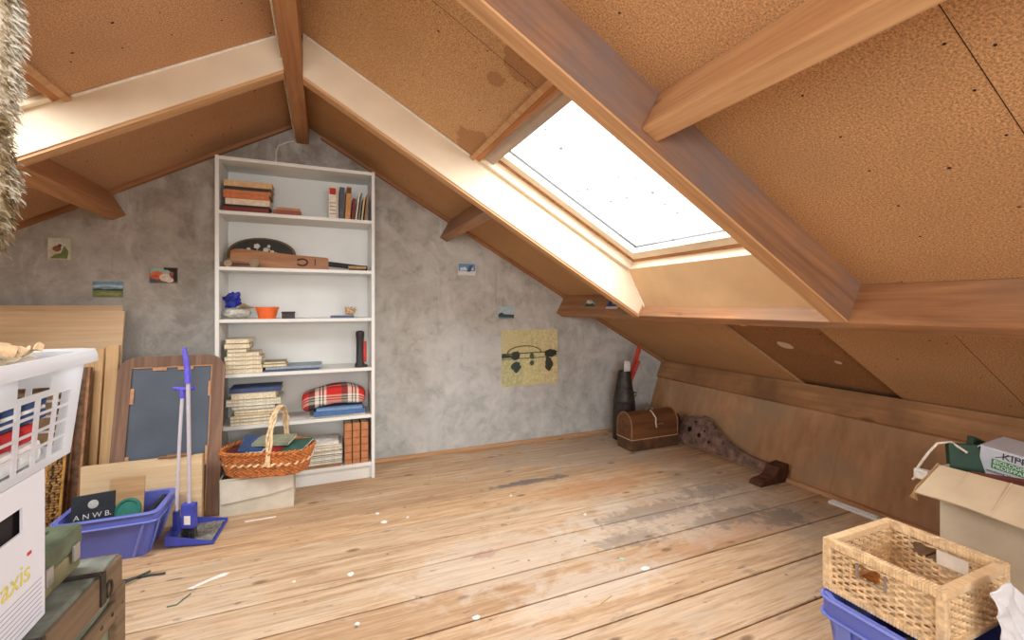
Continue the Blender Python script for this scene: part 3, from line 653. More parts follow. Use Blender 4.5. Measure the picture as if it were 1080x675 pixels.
def stad(a, b, r, n):
    """rounded rectangle half sizes a,b, corner radius r; n points evenly spaced"""
    P = []
    for (cx, cy, s0) in ((a-r, b-r, 0), (-a+r, b-r, 90), (-a+r, -b+r, 180), (a-r, -b+r, 270)):
        for k in range(13): t = rad(s0+k*7.5); P.append(Vector((cx+r*math.cos(t), cy+r*math.sin(t), 0)))
    P.append(P[0]); d = [0]
    for p, q in zip(P, P[1:]): d.append(d[-1]+(q-p).length)
    out = []; j = 0
    for i in range(n):
        s = d[-1]*i/n
        while d[j+1] < s: j += 1
        f = (s-d[j])/(d[j+1]-d[j]) if d[j+1] > d[j] else 0; p = P[j].lerp(P[j+1], f); t = (P[j+1]-P[j]).normalized(); out.append((p, Vector((t.y, -t.x, 0))))
    return out
BXc, BYc, bz = -.272, 2.780, ch+.004
bk = thing('wicker_basket', 'oval orange wicker basket with an arched handle, full of books, on a cardboard box', 'basket', (BXc, BYc, bz), (0, 0, rad(-15)))
rows = 17; ns = 46; hh = .118; A0, B0 = .200, .108
wv = MB()
for r in range(rows):
    z = .008+hh*r/(rows-1); k = r/(rows-1); a = A0+.028*k; b = B0+.022*k
    pts = stad(a, b, min(b*.95, .10), ns*4); path = []
    for i, (p, n) in enumerate(pts):
        o = .0035*math.sin(math.pi*i/2*1.0+ (math.pi if r % 2 else 0)+.785); path.append(p+n*o+Vector((0, 0, z)))
    wv.tube(path, .0042, 5, closed=True)
pts = stad(A0+.014, B0+.011, .10, ns*2)
for i in range(0, ns*2, 2):
    p0 = stad(A0, B0, .105, ns*2)[i][0]; p1 = stad(A0+.028, B0+.022, .12, ns*2)[i][0]
    wv.tube([p0+Vector((0, 0, .002)), p1+Vector((0, 0, hh+.008))], .0032, 5)
wv.build('woven_wall', M['wicker_o'], bk, smooth=True)
m = MB(); base = [p for p, n in stad(A0, B0, .105, 40)]; m.prism([(p.x, p.y) for p in base], 0, .008, 'Z').build('base', M['wicker_o'], bk)
m = MB()
for ph in (0, math.pi):
    pts = stad(A0+.030, B0+.024, .125, 240)
    m.tube([p+n*.006*math.cos(i*math.pi/5+ph)+Vector((0, 0, hh+.010+.006*math.sin(i*math.pi/5+ph))) for i, (p, n) in enumerate(pts)], .0055, 6, closed=True)
m.build('braided_rim', M['wicker_o'], bk, smooth=True)
m = MB(); pts = stad(A0+.016, B0+.014, .115, 240)
m.tube([p+n*.006*math.cos(i*math.pi/4)+Vector((0, 0, .066+.006*math.sin(i*math.pi/4))) for i, (p, n) in enumerate(pts)], .006, 6, closed=True)
m.build('braided_band', M['wicker_l'], bk, smooth=True)
m = MB(); bw = B0+.026
arch = [Vector((.045+.012*math.sin(math.pi*t), -bw*math.cos(math.pi*t)*(1 if abs(math.cos(math.pi*t)) < .98 else 1), .06+.285*math.sin(math.pi*t)**.75)) for t in [i/28 for i in range(29)]]
for k in range(3):
    m.tube([p+Vector(((k-1)*.0095+.004*math.sin(i*1.3+k*2.1), 0, .003*math.cos(i*1.3+k*2.1))) for i, p in enumerate(arch)], .006, 6)
for i in range(2, 27, 1): 
    p = arch[i]; m.tube([p+Vector((-.015, 0, 0)), p+Vector((0, .0, .007)), p+Vector((.015, 0, 0))], .003, 5)
m.build('handle', M['wicker_l'], bk, smooth=True)
# books inside the basket
for (lab, L, Dp, Tk, col, x, y, z, rx, ry, rz, sp) in (
   ('dark maroon book at the left end inside the oval basket', .15, .19, .022, (92, 44, 48), -.155, -.10, .098, 0, -3, 4, True),
   ('thick grey book at the bottom inside the oval basket', .34, .18, .050, (150, 146, 138), .01, -.09, .012, 0, 0, 0, True),
   ('white paperback lying askew inside the basket near the maroon book', .13, .17, .016, (222, 224, 226), -.03, -.10, .100, 6, 4, 12, False),
   ('blue book sticking up at the back left of the basket', .13, .18, .020, (60, 84, 128), -.085, -.065, .106, 16, 8, 10, True),
   ('red book under the basket handle', .14, .18, .018, (150, 44, 44), .07, -.112, .104, 6, 3, -6, True),
   ('grey-green cloth book across the top of the basket', .22, .14, .016, (150, 156, 132), .02, -.03, .138, 6, -1, -3, True),
   ('dark green book at the right end of the basket', .14, .18, .012, (54, 96, 84), .17, -.10, .120, 6, -7, -8, False)):
    x *= .86; q = Rm(rad(-15), 'Z') @ Vector((x, y, z))
    book(lab, L*.88, Dp*.9, Tk, col, (BXc+q.x, BYc+q.y, bz+q.z), (rad(rx), rad(ry), rad(rz-15)), sp, 'books in the oval basket')

# ================================================================ LEFT BACK: PANELS, PLANKS, FRAMES, BLACKBOARD
def lean(name, label, cat, x0, x1, y, h, th, deg, m, group=None, bev=.002, mats=None):
    o = MB().box(x0, x1, 0, th, 0, h, bev).build(name, m, mw=T(0, y, th*math.sin(rad(deg))*0+.001) @ Rm(rad(-deg), 'X')); return tag(o, label, cat, group)
def yz(z, foot, deg): return foot+z*math.tan(rad(deg))
lean('maple_board', 'tall pale maple panel leaning nearest the grey wall at far left', 'board', -2.15, -1.034, 2.97, 1.115, .018, 10, M['maple'], 'maple panels against the wall')
lean('maple_board', 'wide knotty maple panel leaning in front of the slightly taller one at far left', 'board', -2.10, -1.010, 2.93, 1.085, .018, 10, M['maple'], 'maple panels against the wall')
for i, (x0, x1, y, h, lab) in enumerate(((-1.045, -.992, 2.86, .90, 'honey-coloured plank leaning right next to the chalkboard frame'), (-1.082, -1.049, 2.845, .885, 'narrow honey-coloured plank, middle one of three in front of the maple panels'), (-1.25, -1.086, 2.855, .88, 'wide honey-coloured plank beside the picture frames'))):
    lean('plank', lab, 'board', x0, x1, y, h, .022, 8.5, M['maple_v'], 'planks in front of the maple panels')
# picture frames
def pframe(label, x1, wdt, h, y, deg, bw, m, ornate=False, gold=None):
    e = thing('picture_frame', label, 'frame', (x1-wdt, y, .002), (rad(-deg), 0, 0))
    m1 = MB()
    for (a, b, c, d) in ((0, bw, 0, h), (wdt-bw, wdt, 0, h), (bw, wdt-bw, 0, bw), (bw, wdt-bw, h-bw, h)):
        m1.box(a, b, 0, .03, c, d, .006, seg=2)
    m1.build('moulding', m, e)
    if ornate:
        c_ = MB(); rr = random.Random(4)
        for k in range(int(h/.012)):
            z = .01+k*.012
            for xx in (wdt-bw*.75, wdt-bw*.5, wdt-bw*.25):
                c_.blob((xx+rr.uniform(-.006, .006), -.004, z), (.009, .009, .008), 1, .2, 8, seed=k)
        c_.build('carving', plain((150, 116, 72), .45, .5, 60), e)
    if gold: MB().tube([(wdt-bw*.1, -.002, 0), (wdt-bw*.1, -.002, h)], .006, 6).tube([(wdt-bw*.9, -.002, 0), (wdt-bw*.9, -.002, h)], .005, 6).build('gilt_edge', plain(gold, .4, .2), e)
    MB().box(bw-.004, wdt-bw+.004, .02, .028, bw-.004, h-bw+.004).build('backing', plain((120, 96, 70), .8), e)
    return e
pframe('brown picture frame with a copper edge leaning on the honey-coloured planks', -1.075, .62, .80, 2.765, 10, .055, plain((124, 94, 72), .45, .3, 30), False, (176, 130, 96))
pframe('carved dark gilt picture frame in front of the brown one', -1.115, .62, .78, 2.705, 10.5, .075, plain((84, 62, 40), .5, .4, 40), True, (196, 150, 78))
# chalkboard
def rrect(w, h, r, top_only=True, n=10):
    P = [(-w/2, 0), (w/2, 0)]
    P += [(w/2-r+r*math.cos(rad(t)), h-r+r*math.sin(rad(t))) for t in [90*i/n for i in range(n+1)]]
    P += [(-w/2+r-r*math.sin(rad(t)), h-r+r*math.cos(rad(t))) for t in [90*i/n for i in range(n+1)]]
    return P
ck = thing('chalkboard', 'small old chalkboard in a brown round-cornered wooden frame leaning by the bookcase', 'chalkboard', (-.738, 2.752, .003), (rad(-12.5), 0, 0))
w, h = .474, .845; fo = rrect(w, h, .085); iw = .356; i0, i1 = .03, .79
m = MB()
fw = (w-iw)/2
inner = [(-iw/2, i0), (iw/2, i0)]+[(iw/2, i1)]*11+[(-iw/2, i1)]*11
n = len(fo); vs = []; 
for (yy) in (0, .022): vs += [(p[0], yy, p[1]) for p in fo]+[(p[0], yy, p[1]) for p in inner]
fs = []
for i in range(n):
    j = (i+1) % n
    fs += [(i, j, n+j, n+i), (2*n+j, 2*n+i, 3*n+i, 3*n+j), (i, 2*n+i, 2*n+j, j), (n+i, n+j, 3*n+j, 3*n+i)]
m.add(vs, fs); m.build('wooden_frame', M['brownwood'], ck)
MB().box(-iw/2, iw/2, .010, .016, i0, i1).build('slate', plain((88, 98, 110), .6, .12, 3), ck)
m = MB()
for (a, b, c, d) in ((-.09, -.03, i1-.022, i1), (.02, .09, i1-.022, i1), (-iw/2, iw/2, i1-.007, i1), (-iw/2, -iw/2+.016, .60, .68), (-iw/2, -iw/2+.016, .26, .34), (iw/2-.016, iw/2, .62, .70), (iw/2-.016, iw/2, .26, .36), (iw/2-.006, iw/2, i0, i1)):
    m.box(a, b, .003, .012, c, d, .001)
m.build('wood_clips', plain((196, 150, 112), .7, .1), ck)
# pale plank in front
o = MB().box(-1.045, -.565, 0, .028, 0, .338, .003).box(-.5645, -.5615, .001, .027, .002, .336, mi=1).build('pale_board', [M['pale'], plain((186, 150, 96), .6)], mw=T(0, 2.700, .001) @ Rm(rad(-3), 'X'))
tag(o, 'long pale wooden board standing on edge between the blue crate and the chalkboard', 'board')
br = thing('hand_brush', 'small worn brown wooden hand brush lying on the edge of the pale board', 'brush', (-.64, 2.722, .339), (0, 0, rad(4)))
MB().box(-.075, .03, -.010, .018, 0, .014, .006, seg=3).build('brush_back', plain((150, 112, 84), .6), br, smooth=True)
MB().box(-.11, -.073, -.004, .010, .002, .010, .003).build('handle', plain((140, 96, 72), .6), br)

# ---- blue crate
M['blue_crate'] = M['blue']
def crate(label, x0, x1, y0, y1, h, tx, ty, m, ml, name='plastic_crate'):
    e = thing(name, label, 'crate', ((x0+x1)/2, (y0+y1)/2, 0)); a, b = (x1-x0)/2, (y1-y0)/2
    def ringz(z, th=.004, off=0):
        k = z/h; return (a-off-tx*(1-k), b-off-ty*(1-k))
    M1 = MB(); zs = [0, h*.98]
    def shell(o_, i_):
        pass
    n = 44
    def loop(aa, bb, z, r=.03): return [(p.x, p.y, z) for p, _ in stad(aa, bb, r, n)]
    L = [loop(*ringz(0), 0), loop(*ringz(h*.80), h*.80), loop(a+.002, b+.002, h*.805), loop(a+.002, b+.002, h), loop(a-.010, b-.010, h), loop(*[v-.005 for v in ringz(h*.8)], h*.8), loop(*[v-.005 for v in ringz(0)], .006)]
    vs = [p for l in L for p in l]; fs = [tuple(range(n))[::-1], tuple((len(L)-1)*n+i for i in range(n))]
    for r in range(len(L)-1):
        for i in range(n): fs.append((r*n+i, r*n+(i+1) % n, (r+1)*n+(i+1) % n, (r+1)*n+i))
    M1.add(vs, fs); M1.build('crate_body', m, e, smooth=True)
    M2 = MB()
    for z in (h*.805, h*.985):
        aa, bb = a+.006, b+.006; M2.tube([(p.x, p.y, z) for p, _ in stad(aa, bb, .034, 60)], .0045, 6, closed=True)
    for sx in (-1, 1):
        for sy in (-1, 1):
            for (dx, dy) in ((.0, .045), (.045, .0)):
                p0 = (sx*(a-tx+.001 - dx), sy*(b-ty+.001-dy)); p1 = (sx*(a+.001-dx), sy*(b+.001-dy))
                M2.tube([(p0[0], p0[1], .004), (p1[0], p1[1], h*.8)], .006, 6)
    M2.build('ribs', ml, e, smooth=True)
    return e, a, b
bcx = crate('open blue plastic crate of odds and ends on the floor at left', -1.02, -.668, 2.402, 2.678, .20, .045, .035, M['blue'], M['blue_l'])
b = thing('book', 'dark book with white capitals on its cover standing in the blue crate', 'book', (-.910, 2.465, .128), (rad(-14), 0, rad(10)))
MB().box(-.07, .07, 0, .003, 0, .155, .001).box(-.07, .07, .020, .023, 0, .155, .001).box(-.07, -.067, .003, .020, 0, .155).build('cover', plain((44, 50, 58), .4), b)
MB().box(-.067, .067, .003, .020, .003, .152).build('pages', plain((210, 200, 180), .8), b)
text(b, 'A N W B.', .030, T(0, -.0006, .066) @ Rm(rad(90), 'X'), plain((208, 208, 204), .6))
MB().lathe([(.0005, 0), (.018, 0), (.016, .001), (.0005, .001)], 16, mat=T(0, 0, .113) @ Rm(rad(90), 'X')).build('emblem', plain((176, 180, 178), .6), b)
o = MB().box(-.065, .065, 0, .006, 0, .175, .001).build('plywood_sheet', wood('ply_sheet', (206, 172, 130), (180, 142, 100), 0), mw=T(-.83, 2.575, .128) @ Rm(rad(-8), 'X')); tag(o, 'small square of pale plywood standing in the blue crate', 'board')
o = MB().lathe([(.001, 0), (.048, 0), (.050, .005), (.048, .011), (.040, .011), (.038, .006), (.001, .006)], 28, mat=T(-.800, 2.510, .185) @ Rm(rad(70), 'X')).build('green_disc', plain((52, 124, 112), .35), smooth=True); tag(o, 'round green lid leaning beside the dark book in the blue crate', 'lid')
o = MB().box(-.012, .012, -.075, .075, -.008, .008, .006, seg=3).build('remote_control', plain((42, 44, 50), .4), mw=T(-.715, 2.560, .165) @ Rm(rad(-18), 'Z') @ Rm(rad(18), 'X')); tag(o, 'black stick-shaped tool resting in the right corner of the blue crate', 'tool')
o = MB().blob((-.83, 2.44, .150), (.10, .016, .016), 3, .18, 9, seed=2).build('crumpled_paper', plain((222, 200, 186), .8, .2, 20), smooth=True); tag(o, 'crumpled pinkish paper lying at the front of the blue crate', 'paper')
o = MB().box(-.96, -.74, 2.445, 2.63, .008, .124, .01).build('cardboard_packet', plain((160, 140, 120), .8)); tag(o, 'flat brown packet at the bottom of the blue crate', 'packet')

# ---- dustpan and brush
dp = thing('dustpan', 'blue dustpan with a long pale stick and T-shaped grip by the blue crate', 'dustpan', (-.553, 2.555, 0), (0, 0, rad(86)))
m = MB()   # pan: open towards local -y
W1, W2, Dd, hb_ = .122, .100, .215, .050
m.add([(-W1, -.10, .002), (W1, -.10, .002), (W2, .095, .010), (-W2, .095, .010), (-W1, -.10, .006), (W1, -.10, .006), (W2, .095, .014), (-W2, .095, .014)], [(0,1,2,3), (4,5,6,7), (0,1,5,4), (1,2,6,5), (2,3,7,6), (3,0,4,7)])
def wall_(p, q, h1, h2, th=.004):
    P, Q = Vector(p), Vector(q); nn = (Q-P).cross(Vector((0, 0, 1))).normalized()*th
    m.add([P, Q, Q+Vector((0, 0, h2)), P+Vector((0, 0, h1)), P+nn, Q+nn, Q+nn+Vector((0, 0, h2)), P+nn+Vector((0, 0, h1))], [(0,1,2,3), (7,6,5,4), (0,4,5,1), (1,5,6,2), (2,6,7,3), (3,7,4,0)])
wall_((-W1, -.10, .004), (-W2, .095, .010), .012, hb_); wall_((W2, .095, .010), (W1, -.10, .004), hb_, .012); wall_((-W2, .095, .010), (W2, .095, .010), hb_, hb_)
pan = m.build('pan', plain((70, 80, 178), .4, .05), dp)
MB().box(-W1+.02, W1-.02, -.09, .075, .0122, .0145).build('dust_layer', plain((130, 128, 120), .9, .3, 60), pan)
MB().box(-.015, .015, .070, .094, .04, .13, .006).build('handle_socket', plain((64, 74, 172), .4), pan)
MB().tube([(0, .082, .11), (0, .070, .45), (0, .058, .690)], .0075, 12).build('handle_tube', plain((206, 202, 212), .35, .03), dp, smooth=True)
MB().tube([(.0, .058, .66), (.0, .058, .703)], .011, 10).tube([(.02, .100, .706), (.01, .075, .704), (0, .058, .702), (-.02, .0, .708)], [.007, .009, .010, .008], 10).build('t_grip', plain((104, 96, 214), .4), dp, smooth=True)
bs = thing('broom', 'blue hand broom with a long pale stick standing upright in the dustpan', 'broom', (-.570, 2.500, .016), (0, 0, rad(-20)))
bh = MB().box(-.030, .030, -.015, .015, .050, .165, .006).build('brush_head', plain((70, 80, 180), .4), bs)
MB().box(-.014, .014, -.0165, -.0155, .070, .110).build('sticker', M['paper'], bh)
m = MB(); rr = random.Random(9)
for i in range(90): xx = rr.uniform(-.029, .029); yy = rr.uniform(-.012, .012); m.tube([(xx, yy, .053), (xx+rr.uniform(-.006, .006), yy+rr.uniform(-.006, .006), .002)], .0012, 3)
m.build('bristles', plain((60, 58, 60), .7), bs)
MB().tube([(0, 0, .16), (-.004, .003, .45), (-.010, .006, .735)], .0082, 12).build('stick', plain((196, 190, 200), .35, .03), bs, smooth=True)
MB().tube([(-.010, .006, .72), (-.012, .006, .78), (-.020, .008, .83), (-.026, .010, .862), (-.029, .010, .885)], [.014, .013, .012, .010, .009], 10).build('grip', plain((104, 96, 214), .4), bs, smooth=True)

# ================================================================ LEFT FOREGROUND: TRUNK, BOX, CRATE, CASE, FLEECE
tr = thing('travel_chest', 'large worn green trunk with brown battens and metal clasps at lower left', 'trunk', (-.808, 1.033, 0), (0, 0, rad(-3.5)))
a, b, hT = .325, .355, .4975
green = plain((122, 132, 112), .5, .25, 9); gtop = plain((112, 116, 108), .6, .4, 14)
MB().box(-a, a, -b, b, .0, .40, .006).build('trunk_body', green, tr)
MB().box(-a-.004, a+.004, -b-.004, b+.004, .402, hT, .008).build('lid', gtop, tr)
bt = wood('trunk_batten', (140, 118, 92), (96, 80, 64), 1, .55)
for (x0, x1, y0, y1) in ((a+.0045, a+.014, -b-.004, b+.004), (-a-.014, -a-.0045, -b-.004, b+.004), (-a-.004, a+.004, b+.0045, b+.014), (-a-.004, a+.004, -b-.014, -b-.0045)):
    MB().box(x0, x1, y0, y1, .425, hT-.004, .003).build('batten', bt, tr); MB().box(x0, x1, y0, y1, .355, .40, .003).build('batten', bt, tr)
for (sx, sy) in ((1, 1), (1, -1), (-1, 1), (-1, -1)):
    MB().box(sx*(a+.016), sx*(a-.03), sy*(b+.016), sy*(b-.03), .0, .425, .004).build('corner_post', bt, tr)
m = MB()
for k in range(16):
    m.lathe([(.0055, 0), (.004, .002), (.0005, .003)], 8, mat=T(a+.0142, -b+.02+k*.046, .380) @ Rm(rad(90), 'Y'))
m.build('rivets', M['iron'], tr)
for yy in (.265, .055):
    MB().box(a-.13, a+.016, yy-.006, yy+.006, hT+.0005, hT+.005, .0015).box(a+.0142, a+.018, yy-.010, yy+.010, .43, hT+.004, .001).build('strap', M['iron'], tr)
    MB().tube([(a+.016, yy+.028+.012*math.cos(t), .45+.018*math.sin(t)) for t in [i*.5236 for i in range(12)]], .0025, 6, closed=True).build('clasp_ring', M['iron'], tr)
ab = thing('archive_box', 'white cardboard archive box with yellow lettering and grey lines, standing on the green trunk', 'box', (-.67, .955, .503))
ax, ay, ah = .175, .195, .282
face = MB().holed((-ay, ay), (0, ah), [(-.02, .125, .190, .235)], ax-.004, ax)
mface = Matrix(((0, 0, 1, 0), (1, 0, 0, 0), (0, 1, 0, 0), (0, 0, 0, 1)))
m = MB(); m.add(face.v, face.f, 0, mface)
m.box(-ax, -ax+.004, -ay, ay, 0, ah).box(-ax+.004, ax-.004, -ay, -ay+.004, 0, ah).box(-ax+.004, ax-.004, ay-.004, ay, 0, ah).box(-ax+.004, ax-.004, -ay+.004, ay-.004, 0, .004).box(-ax+.004, ax-.004, -ay+.004, ay-.004, ah-.004, ah)
m.build('box_walls', M['boxwhite'], ab)
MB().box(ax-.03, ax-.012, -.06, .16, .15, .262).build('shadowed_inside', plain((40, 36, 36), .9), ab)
text(ab, 'Praxis', .054, T(ax+.0006, .082, .112) @ Matrix(((0, 0, 1, 0), (1, 0, 0, 0), (0, 1, 0, 0), (0, 0, 0, 1))), plain((214, 204, 120), .6))
MB().box(ax+.0003, ax+.001, .138, .150, .140, .146).build('red_accent', plain((220, 60, 50), .6), ab)
m = MB()
for k in range(8): m.box(ax+.0002, ax+.0008, -ay+.01, ay-.012, .012+k*.0092, .0130+k*.0092)
m.build('printed_lines', plain((150, 156, 180), .6), ab)
# translucent crate
def plastic():
    t = NT('frosted_plastic'); tr_ = t.new('ShaderNodeBsdfTransparent'); tl = t.new('ShaderNodeBsdfTranslucent'); tl.inputs[0].default_value = (.9, .93, .97, 1)
    t.fin(S(232, 236, 242), .35, .4); m1 = t.new('ShaderNodeMixShader'); m1.inputs[0].default_value = .35; t.link(t.b.outputs[0], m1.inputs[1]); t.link(tl.outputs[0], m1.inputs[2])
    m2 = t.new('ShaderNodeMixShader'); m2.inputs[0].default_value = .22; t.link(m1.outputs[0], m2.inputs[1]); t.link(tr_.outputs[0], m2.inputs[2]); t.link(m2.outputs[0], t.out.inputs[0]); return t.m
M['frost'] = plastic()
lc = thing('laundry_crate', 'frosted white plastic laundry basket with square openings on top of the archive box', 'crate', (-.695, 1.0, .7865))
a0, b0, a1, b1, lh = .200, .245, .205, .298, .20
def side(p0, p1, q0, q1, holes, L, name):
    """bilinear wall: p0,p1 bottom ends; q0,q1 top ends; holes in (s,t) 0..1"""
    g = MB().holed((0, 1), (0, 1), holes, 0, .012)
    p0, p1, q0, q1 = map(Vector, (p0, p1, q0, q1)); nn = (p1-p0).cross(q0-p0).normalized()
    vs = []
    for (s, t, w_) in g.v: vs.append((p0.lerp(p1, s)).lerp(q0.lerp(q1, s), t)-nn*w_*.25)
    m = MB(); m.add(vs, g.f); return m.build(name, M['frost'], lc)
def holes(n, rows, hand):
    H = []; 
    for i in range(n):
        for j in range(rows):
            s0 = .06+i*(.88/n); H.append((s0+.012, s0+.88/n-.012, .07+j*.155+.012, .07+(j+1)*.155-.012))
    H = [h for h in H]
    if hand: H.append((.38, .62, .76, .91))
    return H
b_ = [(a0, -b0, 0), (a0, b0, 0), (-a0, b0, 0), (-a0, -b0, 0)]; t_ = [(a1, -b1, lh), (a1, b1, lh), (-a1, b1, lh), (-a1, -b1, lh)]
HH = holes(8, 4, False); HH.append((.60, .79, .74, .92))
side(b_[0], b_[1], t_[0], t_[1], HH, 0, 'side_wall'); side(b_[1], b_[2], t_[1], t_[2], holes(6, 4, True), 0, 'side_wall')
side(b_[2], b_[3], t_[2], t_[3], HH, 0, 'side_wall'); side(b_[3], b_[0], t_[3], t_[0], holes(6, 4, True), 0, 'side_wall')
MB().box(-a0, a0, -b0, b0, 0, .004).build('base', M['frost'], lc)
n = 60; out = [p for p, _ in stad(a1+.030, b1+.028, .05, n)]; inn = [p for p, _ in stad(a1-.002, b1-.002, .03, n)]
vs = [(p.x, p.y, lh+.012) for p in inn]+[(p.x*.985, p.y*.985, lh+.016) for p in out]+[(p.x, p.y, lh+.004) for p in out]+[(p.x, p.y, lh-.010) for p in out]+[(p.x*.99, p.y*.99, lh-.010) for p in out]+[(p.x*.985, p.y*.985, lh+.006) for p in out]+[(p.x, p.y, lh+.004) for p in inn]
fs = []
for r in range(7):
    for i in range(n): fs.append((r*n+i, r*n+(i+1) % n, ((r+1) % 7)*n+(i+1) % n, ((r+1) % 7)*n+i))
MB().add(vs, fs).build('rim', M['frost'], lc, smooth=True)
# contents
o = MB().box(-.86, -.515, .82, 1.19, .793, .835, .012).build('paper_stack', plain((226, 226, 224), .8, .1, 20)); tag(o, 'pile of white papers at the bottom of the laundry basket', 'paper')
o = MB().box(-.86, -.512, .84, 1.17, .838, .872, .014, seg=3).build('red_cloth', plain((190, 44, 44), .8, .2, 12)); tag(o, 'folded red cloth seen through the side of the laundry basket', 'cloth')
o = MB().box(-.86, -.512, .82, 1.20, .875, .893, .006).box(-.858, -.514, .822, 1.198, .8935, .901, .003, mi=1).box(-.86, -.512, .82, 1.20, .9015, .918, .006).build('striped_cloth', [plain((52, 76, 120), .8, .1), plain((226, 226, 224), .8)]); tag(o, 'folded blue and white cloth above the red cloth in the laundry basket', 'cloth')
cr2 = random.Random(5)
def crump(x, y, z, sx, sy, sz, name, lab, col, seed, cat='paper'):
    m = MB(); b = bmesh.new(); bmesh.ops.create_grid(b, x_segments=22, y_segments=22, size=1)
    for v in b.verts:
        c = v.co.copy(); q = Vector((c.x*2.2+seed, c.y*2.2, seed)); e_ = mnoise.noise(q)+.5*mnoise.noise(q*2.3)
        f = 1-(max(abs(c.x), abs(c.y))**4)*.4
        v.co = Vector((c.x*sx*(1+.15*mnoise.noise(q*1.7)), c.y*sy*(1+.15*mnoise.noise(q*1.3+Vector((3, 1, 0)))), sz*(e_*.9+f*.6)))
    m.bm(b); o = m.build(name, plain(col, .8, .12, 25), loc=(x, y, z), smooth=False)
    md = o.modifiers.new('s', 'SOLIDIFY'); md.thickness = .0015; tag(o, lab, cat, None)
    return o
crump(-.72, 1.06, .972, .16, .21, .040, 'crumpled_paper', 'large crumpled cream packing paper heaped on top of the laundry basket', (236, 224, 198), 3)
crump(-.60, 1.15, 1.000, .075, .07, .030, 'crumpled_paper', 'small crumpled brown-edged paper at the far corner of the laundry basket', (222, 196, 158), 7)
crump(-.77, 1.16, 1.010, .09, .09, .022, 'crumpled_paper', 'orange-brown scrap of paper on the packing paper in the laundry basket', (206, 150, 104), 11)
MB()
# case on the trunk
sc_ = thing('metal_case', 'small dark green metal case lying on the green trunk behind the archive box', 'case', (-.725, 1.258, .503), (0, 0, rad(-2)))
cg = plain((92, 104, 84), .4, .3, 12)
MB().box(-.21, .21, -.085, .085, 0, .045, .006).build('case_body', plain((128, 122, 92), .45, .25, 12), sc_)
MB().box(-.213, .213, -.088, .088, .047, .098, .010).build('lid', cg, sc_)
MB().box(-.17, .17, -.05, .05, .0985, .102, .003).build('raised_panel', plain((80, 92, 76), .45, .3, 12), sc_)
for yy in (-.05, .05): MB().box(.2135, .219, yy-.012, yy+.012, .028, .064, .002).build('latch', M['metal'], sc_)
# fleece
def fleece():
    e = thing('sheepskin', 'shaggy brown and off-white sheepskin hanging from the roof at the left edge', 'fleece', (-.752, 1.0, 1.165))
    rr = random.Random(12); m = MB(); hide = MB()
    W2_, H2 = .62, .92
    def xr(z):   # right edge in local x depending on height
        return .318-.012*(1-z/.9)-.030*max(0, .10-z)/.10 + .004*math.sin(z*22)+.003*math.sin(z*51)
    nz = 26
    prof = []
    vs = []; fs = []; nx = 14
    for s_ in (0, 1):
        for j in range(nz+1):
            z = H2*j/nz+.02
            for i in range(nx+1):
                t = i/nx; x = -.36+(xr(z)-.03+.36)*t
                bulge = .018*math.sin(math.pi*min(1, max(0, t)))**.5*math.sin(math.pi*min(1, j/nz*4)*.5)
                vs.append((x, (-bulge-.004 if s_ == 0 else .006), z+(.03*(1-j/nz)*abs(math.sin(t*9)))))
    N = (nx+1)*(nz+1)
    for j in range(nz):
        for i in range(nx):
            a = j*(nx+1)+i; fs += [(a, a+1, a+nx+2, a+nx+1), (N+a, N+a+nx+1, N+a+nx+2, N+a+1)]
    for j in range(nz): fs += [(j*(nx+1)+nx, N+j*(nx+1)+nx, N+(j+1)*(nx+1)+nx, (j+1)*(nx+1)+nx), (j*(nx+1), (j+1)*(nx+1), N+(j+1)*(nx+1), N+j*(nx+1))]
    hide.add(vs, fs)
    t = NT('sheepskin_wool'); co = t.coord(); nn = t.noise(co, 26, 5, .6, .5)
    sx = t.new('ShaderNodeSeparateXYZ'); t.link(co, sx.inputs[0])
    col = t.ramp(nn, [(.32, S(104, 80, 50)), (.44, S(168, 148, 112)), (.54, S(206, 196, 172)), (.7, S(226, 222, 208))])
    col = t.mix(t.mask(sx.outputs[0], .288, .300), col, S(236, 236, 226)); wm = t.fin(col, .95, .05)
    hide.build('hide', wm, e, smooth=True)
    for k in range(15000):
        z = rr.uniform(.02, H2); edge = rr.random()
        if edge < .30: x = xr(z)-.028+rr.uniform(-.01, .008); y = rr.uniform(-.03, .004); d = Vector((1, rr.uniform(-.9, .4), rr.uniform(-1.1, .3)))
        elif edge < .36: z = .02+rr.uniform(0, .03); x = rr.uniform(-.36, .26); y = rr.uniform(-.03, .004); d = Vector((rr.uniform(-.4, .4), -.4, -1.2))
        else:
            x = rr.uniform(-.10, xr(z)-.03); y = -.035; d = Vector((rr.uniform(-.8, .8), -.8, rr.uniform(-1.3, .4)))
        if edge >= .36:
            tt = (x+.36)/(xr(z)-.03+.36); y = -.018*math.sin(math.pi*min(1, max(0, tt)))**.5+.004
        d.normalize(); L = rr.uniform(.008, .016); p = Vector((x, y, z)); wv_ = d.cross(Vector((rr.random(), rr.random(), rr.random()))).normalized()*rr.uniform(.0012, .0026)
        mid = p+d*L*.6+Vector((0, 0, -.003)); tip = p+d*L+Vector((0, 0, -.008))
        m.add([p-wv_, p+wv_, mid+wv_*.7, mid-wv_*.7, tip], [(0, 1, 2, 3), (3, 2, 4)])
    m.build('wool', wm, e)
    return e
fleece()

